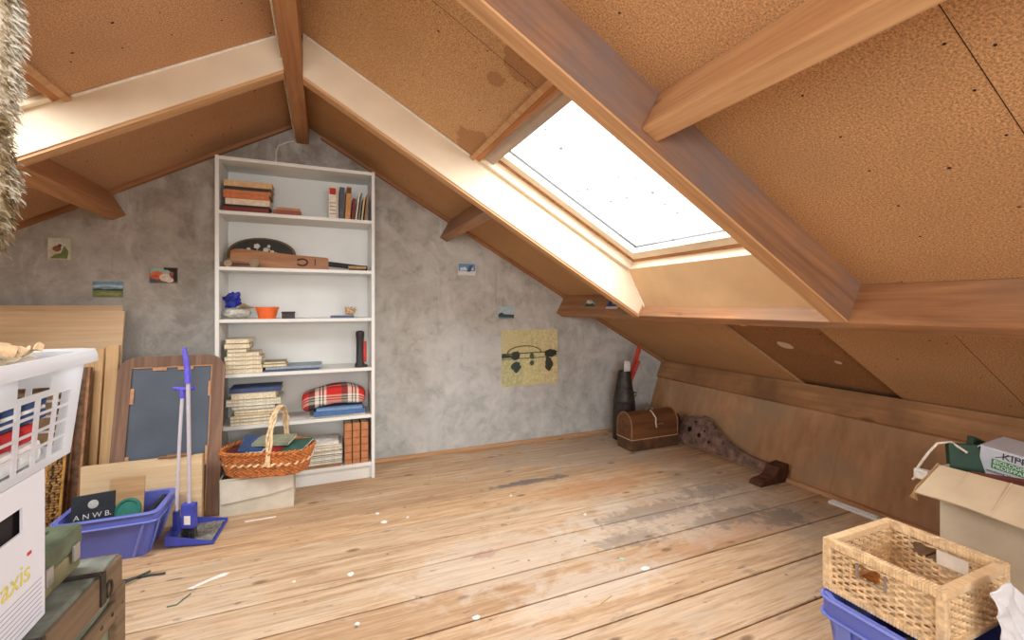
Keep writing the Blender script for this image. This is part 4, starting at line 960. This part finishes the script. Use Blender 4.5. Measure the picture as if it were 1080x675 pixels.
# ================================================================ WALL CARDS
def card(name, label, cat, x0, x1, z0, z1, patches, base, th=.002, group=None, rot=0, frame=None):
    w, h = x1-x0, z1-z0
    e = thing(name, label, cat, ((x0+x1)/2, D-.0005, z0), (0, rad(rot), 0), group)
    MB().box(-w/2, w/2, -th, 0, 0, h, .0004, seg=1).build('card', plain(base, .6, .06, 60), e)
    m = MB(); mats = []
    for i, (col, poly) in enumerate(patches):
        m.prism([(-w/2+p[0]*w, p[1]*h) for p in poly], -th-.0006-.00012*i, -th-.0002, 'Y', mi=i); mats.append(plain(col, .6, .12, 40))
    if patches: m.build('picture', mats, e)
    return e
def ell(cx, cy, rx, ry, n=14): return [(cx+rx*math.cos(6.2832*i/n), cy+ry*math.sin(6.2832*i/n)) for i in range(n)]
card('painted_tile', 'small cream tile with a bird and green leaves on the wall above the maple panels', 'tile', -1.385, -1.292, 1.352, 1.472, [((206, 206, 190), [(.04, .04), (.96, .04), (.96, .96), (.04, .96)]), ((120, 134, 76), [(.1, .05), (.9, .05), (.95, .4), (.75, .65), (.6, .3), (.3, .22)]), ((150, 92, 66), ell(.42, .5, .2, .14)), ((110, 66, 48), ell(.55, .64, .09, .08)), ((206, 190, 150), ell(.3, .3, .12, .08))], (206, 198, 170), .012)
card('postcard', 'wide postcard of a green field under a blue sky on the grey wall', 'postcard', -1.199, -1.058, 1.145, 1.237, [((120, 158, 186), [(.02, .5), (.98, .5), (.98, .98), (.02, .98)]), ((176, 196, 206), [(.02, .6), (.5, .68), (.98, .58), (.98, .75), (.4, .82), (.02, .74)]), ((64, 78, 60), [(.02, .44), (.98, .42), (.98, .52), (.7, .54), (.4, .5), (.2, .56), (.02, .52)]), ((126, 138, 82), [(.02, .02), (.98, .02), (.98, .42), (.02, .44)]), ((156, 160, 104), [(.1, .15), (.8, .12), (.95, .3), (.3, .32)])], (150, 160, 150))
card('postcard', 'postcard with an orange shape and pale blossoms beside the bookcase', 'postcard', -.937, -.800, 1.232, 1.325, [((164, 190, 180), [(.02, .5), (.98, .5), (.98, .98), (.02, .98)]), ((44, 42, 42), [(.5, .98), (.98, .98), (.98, .1), (.86, .1), (.82, .6), (.66, .84), (.5, .85)]), ((214, 118, 82), ell(.26, .5, .25, .26)), ((206, 92, 66), ell(.2, .42, .12, .12)), ((226, 214, 196), ell(.55, .35, .2, .25)), ((232, 220, 206), ell(.7, .2, .16, .16)), ((86, 92, 96), [(.02, .02), (.3, .02), (.2, .24), (.02, .26)]), ((176, 90, 70), ell(.78, .6, .08, .14))], (120, 100, 90))
card('postcard', 'small blue and white postcard on the wall below the beam stub', 'postcard', .940, 1.078, 1.328, 1.418, [((112, 146, 176), [(.02, .35), (.98, .35), (.98, .97), (.02, .97)]), ((206, 216, 220), [(.12, .6), (.4, .72), (.5, .5), (.8, .7), (.9, .45), (.1, .4)]), ((70, 96, 130), [(.5, .3), (.7, .3), (.85, .85), (.6, .8)])], (214, 214, 210))
card('postcard', 'small postcard of a dark shore under a pale sky above the yellowed poster', 'postcard', 1.262, 1.400, .99, 1.09, [((166, 188, 196), [(.02, .45), (.98, .45), (.98, .98), (.02, .98)]), ((60, 78, 80), [(.02, .18), (.98, .12), (.98, .36), (.4, .4), (.2, .55), (.02, .4)]), ((120, 144, 140), [(.02, .02), (.98, .02), (.98, .12), (.02, .18)])], (176, 184, 180))
Q = []
dk = (60, 68, 62)
Q += [((192, 190, 144), [(0.0, 0.0), (.36, .02), (.36, .5), (0, .5)]), ((208, 200, 150), [(.37, .02), (.67, .03), (.67, .98), (.37, .98)]), ((212, 198, 152), [(.68, .03), (1, .05), (1, .98), (.68, .98)])]
Q += [((88, 92, 70), [(.0, .565), (1, .58), (1, .60), (0, .585)]), (dk, [(.0, .50), (.16, .51), (.16, .56), (0, .57)]), ((110, 118, 92), [(0, .475), (.6, .48), (1, .50), (1, .515), (.6, .5), (0, .49)])]
arc = [(.40+.31*math.cos(rad(t)), .585+.135*math.sin(rad(t))) for t in range(0, 181, 15)]+[(.40+.285*math.cos(rad(t)), .585+.115*math.sin(rad(t))) for t in range(180, -1, -15)]
Q += [((104, 98, 70), arc)]
def bush(cx, cy, rx, ry, s): 
    rr = random.Random(s); return [(cx+rx*math.cos(6.2832*i/16)*rr.uniform(.8, 1.15), cy+ry*math.sin(6.2832*i/16)*rr.uniform(.8, 1.15)) for i in range(16)]
Q += [(dk, bush(.24, .54, .085, .085, 1)), ((66, 78, 76), bush(.25, .34, .085, .10, 2)), ((84, 90, 66), bush(.53, .52, .04, .06, 3)), ((84, 90, 66), bush(.53, .40, .04, .05, 4)), ((56, 58, 46), bush(.86, .56, .12, .075, 5)), ((66, 66, 50), bush(.84, .36, .075, .12, 6)), (dk, [(.78, .5), (.84, .5), (.82, .3), (.78, .4)])]
ps = card('poster', 'square yellowed poster of trees mirrored in water on the grey wall', 'poster', 1.292, 1.788, .458, .905, Q, (206, 196, 150), .003, rot=0)
# little cards on the purlin face
pm = MR @ Rm(rad(90), 'Z')
def pcard(label, y0, y1, d0, d1, patches, base):
    e = thing('postcard', label, 'postcard'); u = 2.135-.0008
    e.matrix_basis = MR @ Matrix(((0, 0, -1, u), (1, 0, 0, y0), (0, 1, 0, -d1), (0, 0, 0, 1)))
    w, h = y1-y0, d1-d0
    MB().box(0, w, 0, h, 0, .002).build('card', plain(base, .6), e)
    m = MB(); ms = []
    for i, (c, poly) in enumerate(patches): m.prism([(p[0]*w, p[1]*h) for p in poly], .002, .0026+.0001*i, 'Z', mi=i); ms.append(plain(c, .6, .2, 80))
    m.build('picture', ms, e)
pcard('small dark green and white card on the beam near the grey wall', 2.735, 2.875, .045, .105, [((222, 222, 206), [(.1, .4), (.5, .9), (.95, .95), (.9, .5), (.5, .4)]), ((60, 76, 66), [(.0, .05), (.9, .05), (.9, .4), (.5, .35), (.3, .5), (.1, .3)])], (130, 134, 110))
pcard('blue and white card on the beam next to the pale-lined rafter', 2.455, 2.585, .030, .118, [((66, 92, 148), [(0, .2), (1, .15), (1, .9), (0, .95)]), ((214, 220, 228), [(0, .55), (.5, .4), (.9, .8), (.7, .9), (.3, .65)]), ((40, 52, 84), [(.6, .3), (.9, .35), (.85, .7)])], (220, 216, 206))

# ================================================================ RIGHT BACK: CHEST, VESSEL, CARVING
ct_ = thing('wooden_chest', 'small brown wooden chest with a rounded lid on the floor by the knee wall', 'chest', (2.345, 2.806, 0))
a, b = .222, .088
MB().box(-a, a, -b, b, .004, .085, .004).build('base_drawer', plain((92, 66, 48), .5, .25, 20), ct_)
MB().box(-a-.003, a+.003, -b-.003, b+.003, .086, .092, .001).build('pale_line', plain((188, 160, 128), .6), ct_)
def domep(e_, s_=1): return [(-b*s_, .0925)]+[(-b*s_*math.cos(rad(t)), .185+.098*s_*math.sin(rad(t))) for t in range(0, 181, 12)]+[(b*s_, .0925)]
MB().prism(domep(0), -a, a, 'X').build('domed_lid', M['chest'], ct_, smooth=True)
for sx in (-1, 1):
    arcp = [(sx*(a-.002), -b*1.01*math.cos(rad(t)), .185+.100*math.sin(rad(t))) for t in range(0, 181, 9)]
    MB().tube([(sx*(a-.002), -b*1.01, .095)]+arcp+[(sx*(a-.002), b*1.01, .095)], .004, 6).build('edge_moulding', plain((150, 112, 76), .5), ct_, smooth=True)
MB().tube([(-.03, -.02, .288), (-.03, -.02, .30), (.0, -.022, .306), (.03, -.02, .30), (.03, -.02, .287)], .0035, 6).build('lid_handle', M['metal'], ct_)
MB().tube([(.0, -.03, .285), (.0, -.06, .270), (.006, -.088, .235), (.0, -.093, .20), (.008, -.094, .165)], .0055, 6).build('cord_loop', plain((206, 196, 180), .6), ct_)
MB().box(.02, .08, -b-.003, -b, .185, .194).build('hasp', plain((150, 130, 70), .4, metal=.5), ct_)
vs_ = thing('metal_canister', 'tall dark tapering metal canister behind the chest, holding sticks', 'canister', (2.300, 3.04, 0))
MB().lathe([(.092, 0), (.094, .01), (.090, .25), (.086, .30), (.089, .312), (.083, .322), (.084, .345), (.079, .355), (.081, .372), (.074, .384), (.050, .550), (.048, .558), (.043, .550), (.066, .38), (.08, .02), (.001, .02)], 32).build('canister_body', M['iron'], vs_, smooth=True)
MB().tube([(.082, -.01, .34), (.112, -.012, .350), (.114, -.012, .37), (.078, -.01, .378)], .006, 8).build('side_handle', M['iron'], vs_, smooth=True)
st = onY(674, 364, 3.0)
o = MB().box(-.022, .022, -.006, .006, 0, .36, .003).build('red_stick', plain((190, 74, 60), .6, .15, 12), mw=T(2.345, 3.05, .405) @ Rm(rad(19), 'Y')); tag(o, 'flat red-painted stick leaning out of the dark canister', 'stick')
m = MB().box(-.020, .020, -.003, .003, 0, .22, .003).box(-.008, .032, -.012, -.006, .0, .215, .003).box(.026, .036, -.010, -.006, .05, .18, .002)
o = m.build('paint_stirrer', plain((224, 222, 216), .7, .1, 20), mw=T(2.296, 3.03, .42) @ Rm(rad(5), 'Y')); tag(o, 'white splintered stick in the mouth of the dark canister', 'stick')
o = MB().box(-.016, .016, -.004, .004, 0, .24, .003).build('red_stick', plain((186, 78, 66), .6, .15, 12), mw=T(2.322, 3.015, .425) @ Rm(rad(27), 'Y')); tag(o, 'shorter red stick leaning lower out of the dark canister', 'stick')
rt = thing('round_tin', 'dark round tin on edge between the chest and the carved wood', 'tin', (2.628, 2.885, .0))  # dark disc put in place of a shadowed gap
MB().lathe([(.001, -.012), (.108, -.012), (.112, -.009), (.112, .009), (.108, .012), (.001, .012)], 40, mat=T(.018, 0, .113) @ Rm(rad(90+18), 'Y')).build('tin_body', plain((60, 42, 34), .5, .2), rt, smooth=True)
# carved crest: outline in (Y, height)
cc = thing('carved_crest', 'long carved dark wooden crest board lying along the skirting of the knee wall', 'carving', (2.625, 1.975, .026), (0, 0, 0))
def topz(t):   # t from near end 0 to far end 1
    P = [(0, .062), (.06, .072), (.16, .070), (.28, .085), (.40, .115), (.50, .150), (.58, .188), (.64, .225), (.70, .262), (.76, .268), (.80, .245), (.86, .226), (.92, .235), (.97, .205), (1.0, .160)]
    for (a_, b__), (c_, d_) in zip(P, P[1:]):
        if a_ <= t <= c_: return b__+(d_-b__)*(t-a_)/(c_-a_)
    return .1
N = 80; L_ = .80
outl = [(L_*i/N, .84*topz(i/N)+(.004*math.sin(i*2.1) if i > 26 else 0)) for i in range(N+1)]
poly = [(0, 0)]+[(0, outl[0][1])]+outl[1:]+[(L_, 0)]
# leaning board: x = shear with height
m = MB(); n = len(poly); fr_ = [(.20*0+ z*.33-.012, y_, z) for (y_, z) in poly]; bk_ = [(x_+.026, y_, z-.006*0) for (x_, y_, z) in fr_]
m.add(fr_+bk_, [tuple(range(n)), tuple(range(2*n-1, n-1, -1))]+[(i, (i+1) % n, n+(i+1) % n, n+i) for i in range(n)]); m.build('crest_board', plain((124, 100, 90), .65, .35, 22), cc)
m = MB()
for (yy, zz_, r) in ((.70, .105, .020), (.60, .085, .016), (.50, .06, .010), (.56, .125, .008), (.66, .17, .008)):
    m.lathe([(.0005, .002), (r, .002), (r*1.05, 0), (.0005, 0)], 14, mat=T(zz_*.33-.0125, yy, zz_) @ Rm(rad(-90+18), 'Y'))
m.build('bored_holes', plain((28, 22, 20), .9), cc)
m = MB(); rr = random.Random(3)
for i in range(34, 76, 2): y_, z = outl[i]; m.blob((z*.33-.014, y_, z-.012+rr.uniform(-.006, .004)), (.007, .008, .007), 1, .2, 6, seed=i)
m.build('bead_carving', plain((104, 82, 74), .6, .4, 40), cc)
m = MB(); m.prism([(-.195, -.024), (-.183, -.004), (-.155, .006), (-.11, .008), (-.075, .020), (-.05, .050), (-.035, .072), (.050, .084), (.056, .03), (.020, -.0235), (-.03, -.0235)], -.085, -.001, 'Y').build('end_bracket', plain((84, 52, 38), .6, .3, 20), cc)
# white strip
ws = thing('light_fitting', 'long white plastic strip fitting lying on the floor along the knee wall', 'fitting', (2.615, 1.36, 0), (0, 0, rad(2)))
MB().box(-.022, .018, 0, .24, 0, .016, .004).build('housing', M['white'], ws); MB().box(-.012, .008, .01, .23, .0165, .022, .003).build('cover_strip', plain((232, 236, 240), .3, .02), ws)

# ================================================================ RIGHT FOREGROUND
# blue crate under the wicker
crt, a_, b_2 = crate('blue plastic crate on the floor beneath the square wicker basket', 1.325, 1.70, .50, .842, .27, .03, .03, M['blue'], M['blue_l'])
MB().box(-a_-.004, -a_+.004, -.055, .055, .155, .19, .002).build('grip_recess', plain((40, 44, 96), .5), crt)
for yy in (-.11, .11): MB().box(-a_-.002, -a_+.006, yy-.02, yy+.02, .10, .21, .004).build('side_rib', M['blue_l'], crt)
for (x, y_, r, h, col, lab) in ((1.385, .775, .022, .235, (60, 84, 60), 'green glass bottle in the corner of the right blue crate'), (1.39, .715, .020, .225, (206, 176, 60), 'yellow-capped bottle in the right blue crate'), (1.392, .66, .022, .23, (52, 48, 46), 'black bottle in the middle of the right blue crate'), (1.395, .60, .021, .232, (130, 110, 90), 'brown bottle in the right blue crate, nearest the camera')):
    e = thing('bottle', lab, 'bottle', (x, y_, .007), group='bottles in the right blue crate')
    MB().lathe([(r, 0), (r, h*.62), (r*.5, h*.80), (r*.42, h*.92)], 16).build('bottle_body', plain(col, .25, .05), e, smooth=True); MB().lathe([(r*.5, h*.92), (r*.5, h)], 14).build('cap', plain(tuple(min(255, v+40) for v in col), .4), e)
# wicker basket (square)
X0, X1, Y0, Y1, Z0, Z1 = 1.352, 1.665, .568, .852, .275, .420
wk = thing('wicker_basket', 'rectangular light wicker basket with pale wooden rim stacked on the right blue crate', 'basket', (X0, Y0, Z0))
wx, wy, wz = X1-X0, Y1-Y0, Z1-Z0
def weave(p0, dx, L, nrows, nst, nrm, hole=None, zlo=.012, zhi=None):
    m = MB(); dx = Vector(dx); nrm = Vector(nrm); zhi = zhi or wz-.018
    for r in range(nrows):
        z = zlo+(zhi-zlo)*(r+.5)/nrows; segs = [[]]
        for i in range(nst*4+1):
            s = L*i/(nst*4)
            if hole and hole[0] < s < hole[1] and hole[2] < z < hole[3]:
                if segs[-1]: segs.append([])
                continue
            segs[-1].append(Vector(p0)+dx*s+nrm*(.0048*math.sin(math.pi*i/4+(math.pi/1 if r % 2 else 0)))+Vector((0, 0, z)))
        for sg in segs:
            if len(sg) > 1: m.tube(sg, .0034, 5, flat=1.1)
    for k in range(nst+1):
        s = L*k/nst
        if hole and hole[0]-.002 < s < hole[1]+.002:
            m.tube([Vector(p0)+dx*s+Vector((0, 0, zlo)), Vector(p0)+dx*s+Vector((0, 0, hole[2]))], .0030, 5); continue
        m.tube([Vector(p0)+dx*s+Vector((0, 0, zlo)), Vector(p0)+dx*s+Vector((0, 0, zhi))], .0030, 5)
    return m
hy0, hy1 = wy*.45, wy*.67
weave((.012, .015, 0), (0, 1, 0), wy-.03, 13, 14, (1, 0, 0), (hy0, hy1, .078, .112)).build('woven_side', M['wicker_l'], wk, smooth=True)
weave((wx-.012, .015, 0), (0, 1, 0), wy-.03, 13, 14, (1, 0, 0), (hy0, hy1, .078, .112)).build('woven_side', M['wicker_l'], wk, smooth=True)
weave((.015, .012, 0), (1, 0, 0), wx-.03, 13, 15, (0, 1, 0)).build('woven_side', M['wicker_l'], wk, smooth=True)
weave((.015, wy-.012, 0), (1, 0, 0), wx-.03, 13, 15, (0, 1, 0)).build('woven_side', M['wicker_l'], wk, smooth=True)
rimm = wood('wicker_rim', (244, 218, 178), (222, 186, 140), 1, .5, 0, None, 3)
m = MB(); 
for z0 in (0, wz-.020):
    z1 = z0+(.014 if z0 == 0 else .020); m.box(0, .024, 0, wy, z0, z1, .004).box(wx-.024, wx, 0, wy, z0, z1, .004).box(.024, wx-.024, 0, .024, z0, z1, .004).box(.024, wx-.024, wy-.024, wy, z0, z1, .004)
m.build('rim', rimm, wk)
for (x, y_) in ((0, 0), (wx-.022, 0), (0, wy-.022), (wx-.022, wy-.022)): MB().box(x, x+.022, y_, y_+.022, .014, wz-.02, .004).build('corner_post', M['wicker_l'], wk)
for z0, hgt in ((0, .014), (wz-.020, .020)):      # cane binding round the rims
    for xx in (0, wx-.024):
        m = MB()
        for k in range(int(wy/.0075)): yy = .004+k*.0075; m.box(xx-.0012, xx+.0252, yy, yy+.0062, z0-.0005, z0+hgt+.0012, .0008, seg=1)
        m.build('cane_binding', M['wicker_l'], wk)
m = MB(); m.holed((.02, wx-.02), (.02, wy-.02), [], .002, .010); m.build('base', M['wicker'], wk)
MB().box(.0005, .004, hy0, hy1, .078, .080).box(-.001, .006, hy0-.004, hy0, .074, .114).box(-.001, .006, hy1, hy1+.004, .074, .114).build('grip_surround', plain((150, 140, 130), .5), wk)
pc_ = MB().box(X1-.022, X1-.019, Y0+.075, Y0+.145, Z0+.075, Z0+.115).build('paper_tag', M['paper']); tag(pc_, 'white paper label inside the square wicker basket on its far side', 'label')
# flat contents
o = MB().box(X0+.05, X0+.22, Y0+.05, Y0+.20, Z0+.0105, Z0+.03, .006).build('cardboard_packet', plain((196, 170, 130), .8)); tag(o, 'flat tan packet on the bottom of the square wicker basket', 'packet')
# cardboard carton with folded-out flap
K0, K1, L0, L1, KH = 2.00, 2.42, .30, .858, .535
kb = thing('cardboard_box', 'open brown cardboard box with a flap folded out at the right edge', 'box', (K0, L0, 0))
kx, ky = K1-K0, L1-L0
MB().box(0, .005, 0, ky, 0, KH).box(kx-.005, kx, 0, ky, 0, KH).box(.005, kx-.005, 0, .005, 0, KH).box(.005, kx-.005, ky-.005, ky, 0, KH).box(.005, kx-.005, .005, ky-.005, 0, .005).build('walls', M['card'], kb)
m = MB(); fx_ = 10
top = []; 
vs = []; fs = []
for i in range(fx_+1):
    t = i/fx_; y_ = ky*t
    for (s, dz) in ((0, 0), (1, 0)):
        x_ = -.002-.108*s; z = KH+.004-.088*s+(.006*math.sin(t*9) if s else 0)-(.0 if s else 0)
        yy = y_ + (.022*s if i == fx_ else 0) - (.02*s if i == 0 else 0)
        vs += [(x_, yy, z), (x_+.003, yy, z-.005)]
for i in range(fx_):
    a = i*4; b2 = a+4; fs += [(a, a+2, b2+2, b2), (a+1, b2+1, b2+3, a+3), (a+2, a+3, b2+3, b2+2), (a, b2, b2+1, a+1)]
fs += [(0, 1, 3, 2), (fx_*4, fx_*4+2, fx_*4+3, fx_*4+1)]
m.add(vs, fs)
for t in (.15, .33, .5, .68, .86):
    m.tube([(-.004, ky*t, KH+.005), (-.108, ky*(t+.02), KH-.083)], .0022, 5)
m.build('folded_flap', plain((206, 186, 156), .8, .05, 10), kb)
MB().box(kx-.006, kx-.002, 0, ky, KH, KH+.002).build('back_flap', M['card'], kb)
# contents of the carton
o = MB().box(-.13, .13, -.010, .010, 0, .27, .003).build('binder', plain((32, 62, 44), .45, .15, 12), mw=T(2.19, .825, .33) @ Rm(rad(20), 'Y') @ Rm(rad(-3), 'X')); 
tag(o, 'dark green flat folder standing in the brown cardboard box', 'folder')
o2 = MB().box(-.085, .085, -.012, .012, 0, .25, .003).build('binder', plain((36, 66, 48), .45, .15, 12), mw=T(2.105, .785, .36) @ Rm(rad(-42), 'Z') @ Rm(rad(-8), 'X')) 
tag(o2, 'dark green album with grey edges standing behind the flap of the cardboard box', 'folder')
o = MB().box(-.10, .10, -.006, .006, 0, .22, .002).build('brown_folder', plain((112, 58, 48), .5, .1), mw=T(2.10, .72, .325) @ Rm(rad(-58), 'Z') @ Rm(rad(12), 'X')); tag(o, 'reddish-brown thin folder between the green albums and the white packet', 'folder')
pk = thing('white_packet', 'white box with a green printed label sticking out of the brown cardboard box', 'box')
pa = onX(1035, 456, 2.10); pb = onX(1031, 497, 2.10)
pk.matrix_basis = T(*onX(1031, 497, 2.12)) @ Rm(rad(6), 'X') @ Rm(rad(-4), 'Y')
# face toward -X ; local y from 0 (far) to -.34
pl_, ph_ = .36, .098
MB().box(0, .16, -pl_, 0, 0, ph_, .003).build('packet_body', plain((206, 210, 222), .5, .03), pk)
MB().add([(.002, .001, ph_), (.002, .03, ph_-.035), (.13, .03, ph_-.035), (.13, .001, ph_), (.002, .0, ph_-.004), (.002, .028, ph_-.039), (.13, .028, ph_-.039), (.13, .0, ph_-.004)], [(0,1,2,3), (4,5,6,7), (0,1,5,4), (1,2,6,5), (2,3,7,6), (3,0,4,7)]).build('end_flap', plain((190, 194, 204), .5), pk)
MB().box(-.0008, -.0001, -.24, -.032, .028, .062).build('green_band', plain((74, 142, 84), .5, .05), pk)
fmx = Matrix(((0, 0, -1, 0), (-1, 0, 0, 0), (0, 1, 0, 0), (0, 0, 0, 1)))
wt = plain((236, 240, 240), .5, .02); dkt = plain((50, 60, 60), .5)
text(pk, 'BIOLOGISCHE', .0175, T(-.0012, -.036, .053) @ fmx, wt, ax='LEFT'); text(pk, 'PROEFPAKKET', .0175, T(-.0012, -.036, .037) @ fmx, wt, ax='LEFT')
text(pk, 'KIPP', .032, T(-.0006, -.055, .078) @ fmx, dkt, ax='LEFT'); text(pk, 'uitstekend  Vlees', .011, T(-.0006, -.02, .017) @ fmx, dkt, ax='LEFT')
m = MB(); m.tube([(-.0006, -.04, .068), (-.0006, -.08, .090), (-.0006, -.115, .068)], .0012, 4).build('roof_emblem', dkt, pk)
# adapter + cord
sk = thing('extension_socket', 'white plug on a pale cord dangling over the far corner of the cardboard box', 'plug', tuple(onX(973, 500, 2.02)))
MB().box(-.014, .014, -.022, .022, -.018, .018, .006).build('plug_body', plain((228, 226, 218), .4), sk)
MB().tube([(0, .015, .018), (0, .0, .05), (.01, -.015, .085), (.03, -.03, .118), (.05, -.06, .128), (.06, -.10, .10)], .0042, 8).tube([(0, .018, -.015), (.0, .03, -.03)], .004, 6).build('cord', plain((224, 214, 196), .5), sk, smooth=True)
cd_ = MB().tube([onX(990, 489, 2.02), onX(978, 503, 2.0), onX(968, 513, 2.0), onX(963, 524, 2.0)], [.004, .005, .006, .006], 8)
for k in range(6): cd_.tube([onX(965, 517, 2.0), onX(961+k, 522+k, 2.0)+Vector((.004*k-.01, 0, -.005))], .0015, 4)
tag(cd_.build('frayed_rope', plain((196, 160, 116), .8), smooth=True), 'short frayed rope end hanging below the white plug', 'rope')
# white plastic bag, lower right
m = MB(); b = bmesh.new(); bmesh.ops.create_grid(b, x_segments=40, y_segments=40, size=1)
for v in b.verts:
    u, t = v.co.x, v.co.y                   # u: left-right, t: bottom-top
    q = Vector((u*1.6, t*1.1, 2)); n1 = mnoise.noise(q); n2 = mnoise.noise(q*2.7); n3 = abs(mnoise.noise(Vector((u*4+t*1.5, t*.8, 5))))
    top = .055*math.cos((u+.72)*3.2)
    v.co = Vector((1.60+u*.135+.02*t*u, .528-.012*(1-t)-.012*n1+.012*n2-.03*n3-.015*(1-abs(u)), .20+(t*.5+.5)*(.19+top)))
m.bm(b); bagm = NT('white_polythene'); bagm.fin(S(226, 230, 236), .35, .4)
o = m.build('plastic_bag', bagm.m, smooth=True); md = o.modifiers.new('s', 'SOLIDIFY'); md.thickness = .0015
tag(o, 'white plastic bag draped in front of the square wicker basket at the bottom right', 'bag')

# ================================================================ FLOOR LITTER
def scrap(name, label, cat, px, py, pts, col, h=.002, group=None):
    c = onZ(px, py); m = MB(); m.prism(pts, .0004, h, 'Z'); o = m.build(name, plain(col, .8, .08), loc=(c.x, c.y, 0)); tag(o, label, cat, group)
rr = random.Random(17)
def irr(r, n=7): return [(r*rr.uniform(.6, 1.2)*math.cos(6.283*i/n), r*rr.uniform(.5, 1.1)*math.sin(6.283*i/n)) for i in range(n)]
G = 'paper scraps on the floorboards'
scrap('paper_scrap', 'long torn white paper strip on the floor near the trunk', 'paper', 220, 613, [(-.065, -.030), (-.045, -.038), (.0, -.004), (.055, .014), (.068, .030), (.045, .036), (.0, .012), (-.04, -.012)], (236, 232, 226), .003)
for lab, px, py, r, col in (('small white paper scrap on the floor right of the bookcase, nearest it', 398, 542, .012, (238, 236, 230)), ('white paper scrap just in front of the scrap nearest the bookcase', 405, 551, .016, (238, 236, 230)), ('tiny white paper crumb right of the bookcase scraps', 430, 546, .008, (232, 230, 224)),
    ('white paper scrap in the middle of the open floor left of the red stain', 370, 606, .015, (240, 238, 232)), ('lone white paper scrap in the upper middle of the floor', 617, 543, .010, (238, 236, 230)), ('pale green paper crumb in the centre of the floor', 656, 590, .011, (176, 206, 180)), ('folded white paper scrap right of the pale green crumb', 681, 600, .020, (240, 240, 230)),
    ('bright white paper scrap at the bottom centre of the floor', 502, 652, .015, (240, 240, 236)), ('thin white crumb at the bottom left of centre', 377, 659, .010, (226, 224, 216)), ('tiny white crumb near the back wall', 539, 523, .008, (236, 232, 226)), ('white crumb beside the long paper strip on bare boards', 310, 614, .008, (232, 228, 220))):
    scrap('paper_scrap', lab, 'paper', px, py, irr(r), col, .004, G)
scrap('wood_chip', 'thin pale wood chip lying on the floor in front of the pale green crumb', 'chip', 640, 633, [(-.035, -.012), (.03, .010), (.034, .018), (-.030, -.002)], (206, 180, 140), .004)
m = MB().tube([(-.07, .0, .006), (-.03, .012, .006), (.02, .012, .006), (.075, .004, .006)], .0045, 5).tube([(-.05, -.025, .010), (-.02, .0, .012), (.015, .040, .008)], .0045, 5).box(-.095, -.055, -.022, .010, .001, .010, .002)
c = onZ(150, 611); tag(m.build('plastic_clip', plain((60, 70, 66), .5), loc=(c.x, c.y, 0)), 'crossed dark green plastic clips on the floor by the green trunk', 'clip')
m = MB().tube([(-.03, -.02, .003), (0, -.02, .003), (.01, .0, .003), (.03, .035, .003)], .0025, 5)
c = onZ(188, 635); tag(m.build('wire_twist', plain((110, 124, 100), .6), loc=(c.x, c.y, 0)), 'small bent green wire on the floor below the long paper strip', 'wire')
m = MB().box(-.07, .07, -.004, .004, .0005, .004); tag(m.build('white_stick', M['paper'], loc=tuple(onZ(275, 548, 0)), smooth=False), 'thin white stick on the floor in front of the pale cardboard box', 'stick')

# ================================================================ LIGHT
w = bpy.data.worlds.new('sky'); bpy.context.scene.world = w; w.use_nodes = True
bgn = w.node_tree.nodes['Background']; bgn.inputs[0].default_value = (.95, .98, 1.0, 1); bgn.inputs[1].default_value = 1.4
def area(name, mw, sx, sy, power, col=(1, 1, 1)):
    l = bpy.data.lights.new(name, 'AREA'); l.shape = 'RECTANGLE'; l.size = sx; l.size_y = sy; l.energy = power; l.color = col
    o = bpy.data.objects.new(name, l); C.objects.link(o); o.matrix_world = mw; return o
# daylight through the skylights (just outside the panes)
area('skylight_daylight', MR @ T((SK0+SK1)/2, (YB2+YA)/2, .26), .95, .95, 23, (1, 1, 1))
area('skylight_daylight', ML @ T((SL0+SL1)/2, (YB2+YA)/2, .26), .95, .95, 26, (.95, .98, 1))
area('window_daylight', T((wx0+wx1)/2, YR-.16, (wz0+wz1)/2) @ Rm(rad(90), 'X'), 2.2, .85, 60, (.97, .99, 1))  # fill light placed at the added rear window
# unseen fill light added behind the camera to brighten the room
l = bpy.data.lights.new('ceiling_lamp', 'POINT'); l.energy = 24; l.color = (1, .985, .96); l.shadow_soft_size = .22
o = bpy.data.objects.new('ceiling_lamp', l); C.objects.link(o); o.location = (.05, -.6, 1.5)
vs = bpy.context.scene.view_settings
vs.view_transform = 'Standard'; vs.look = 'None'; vs.exposure = .58; vs.gamma = 1; vs.use_curve_mapping = False
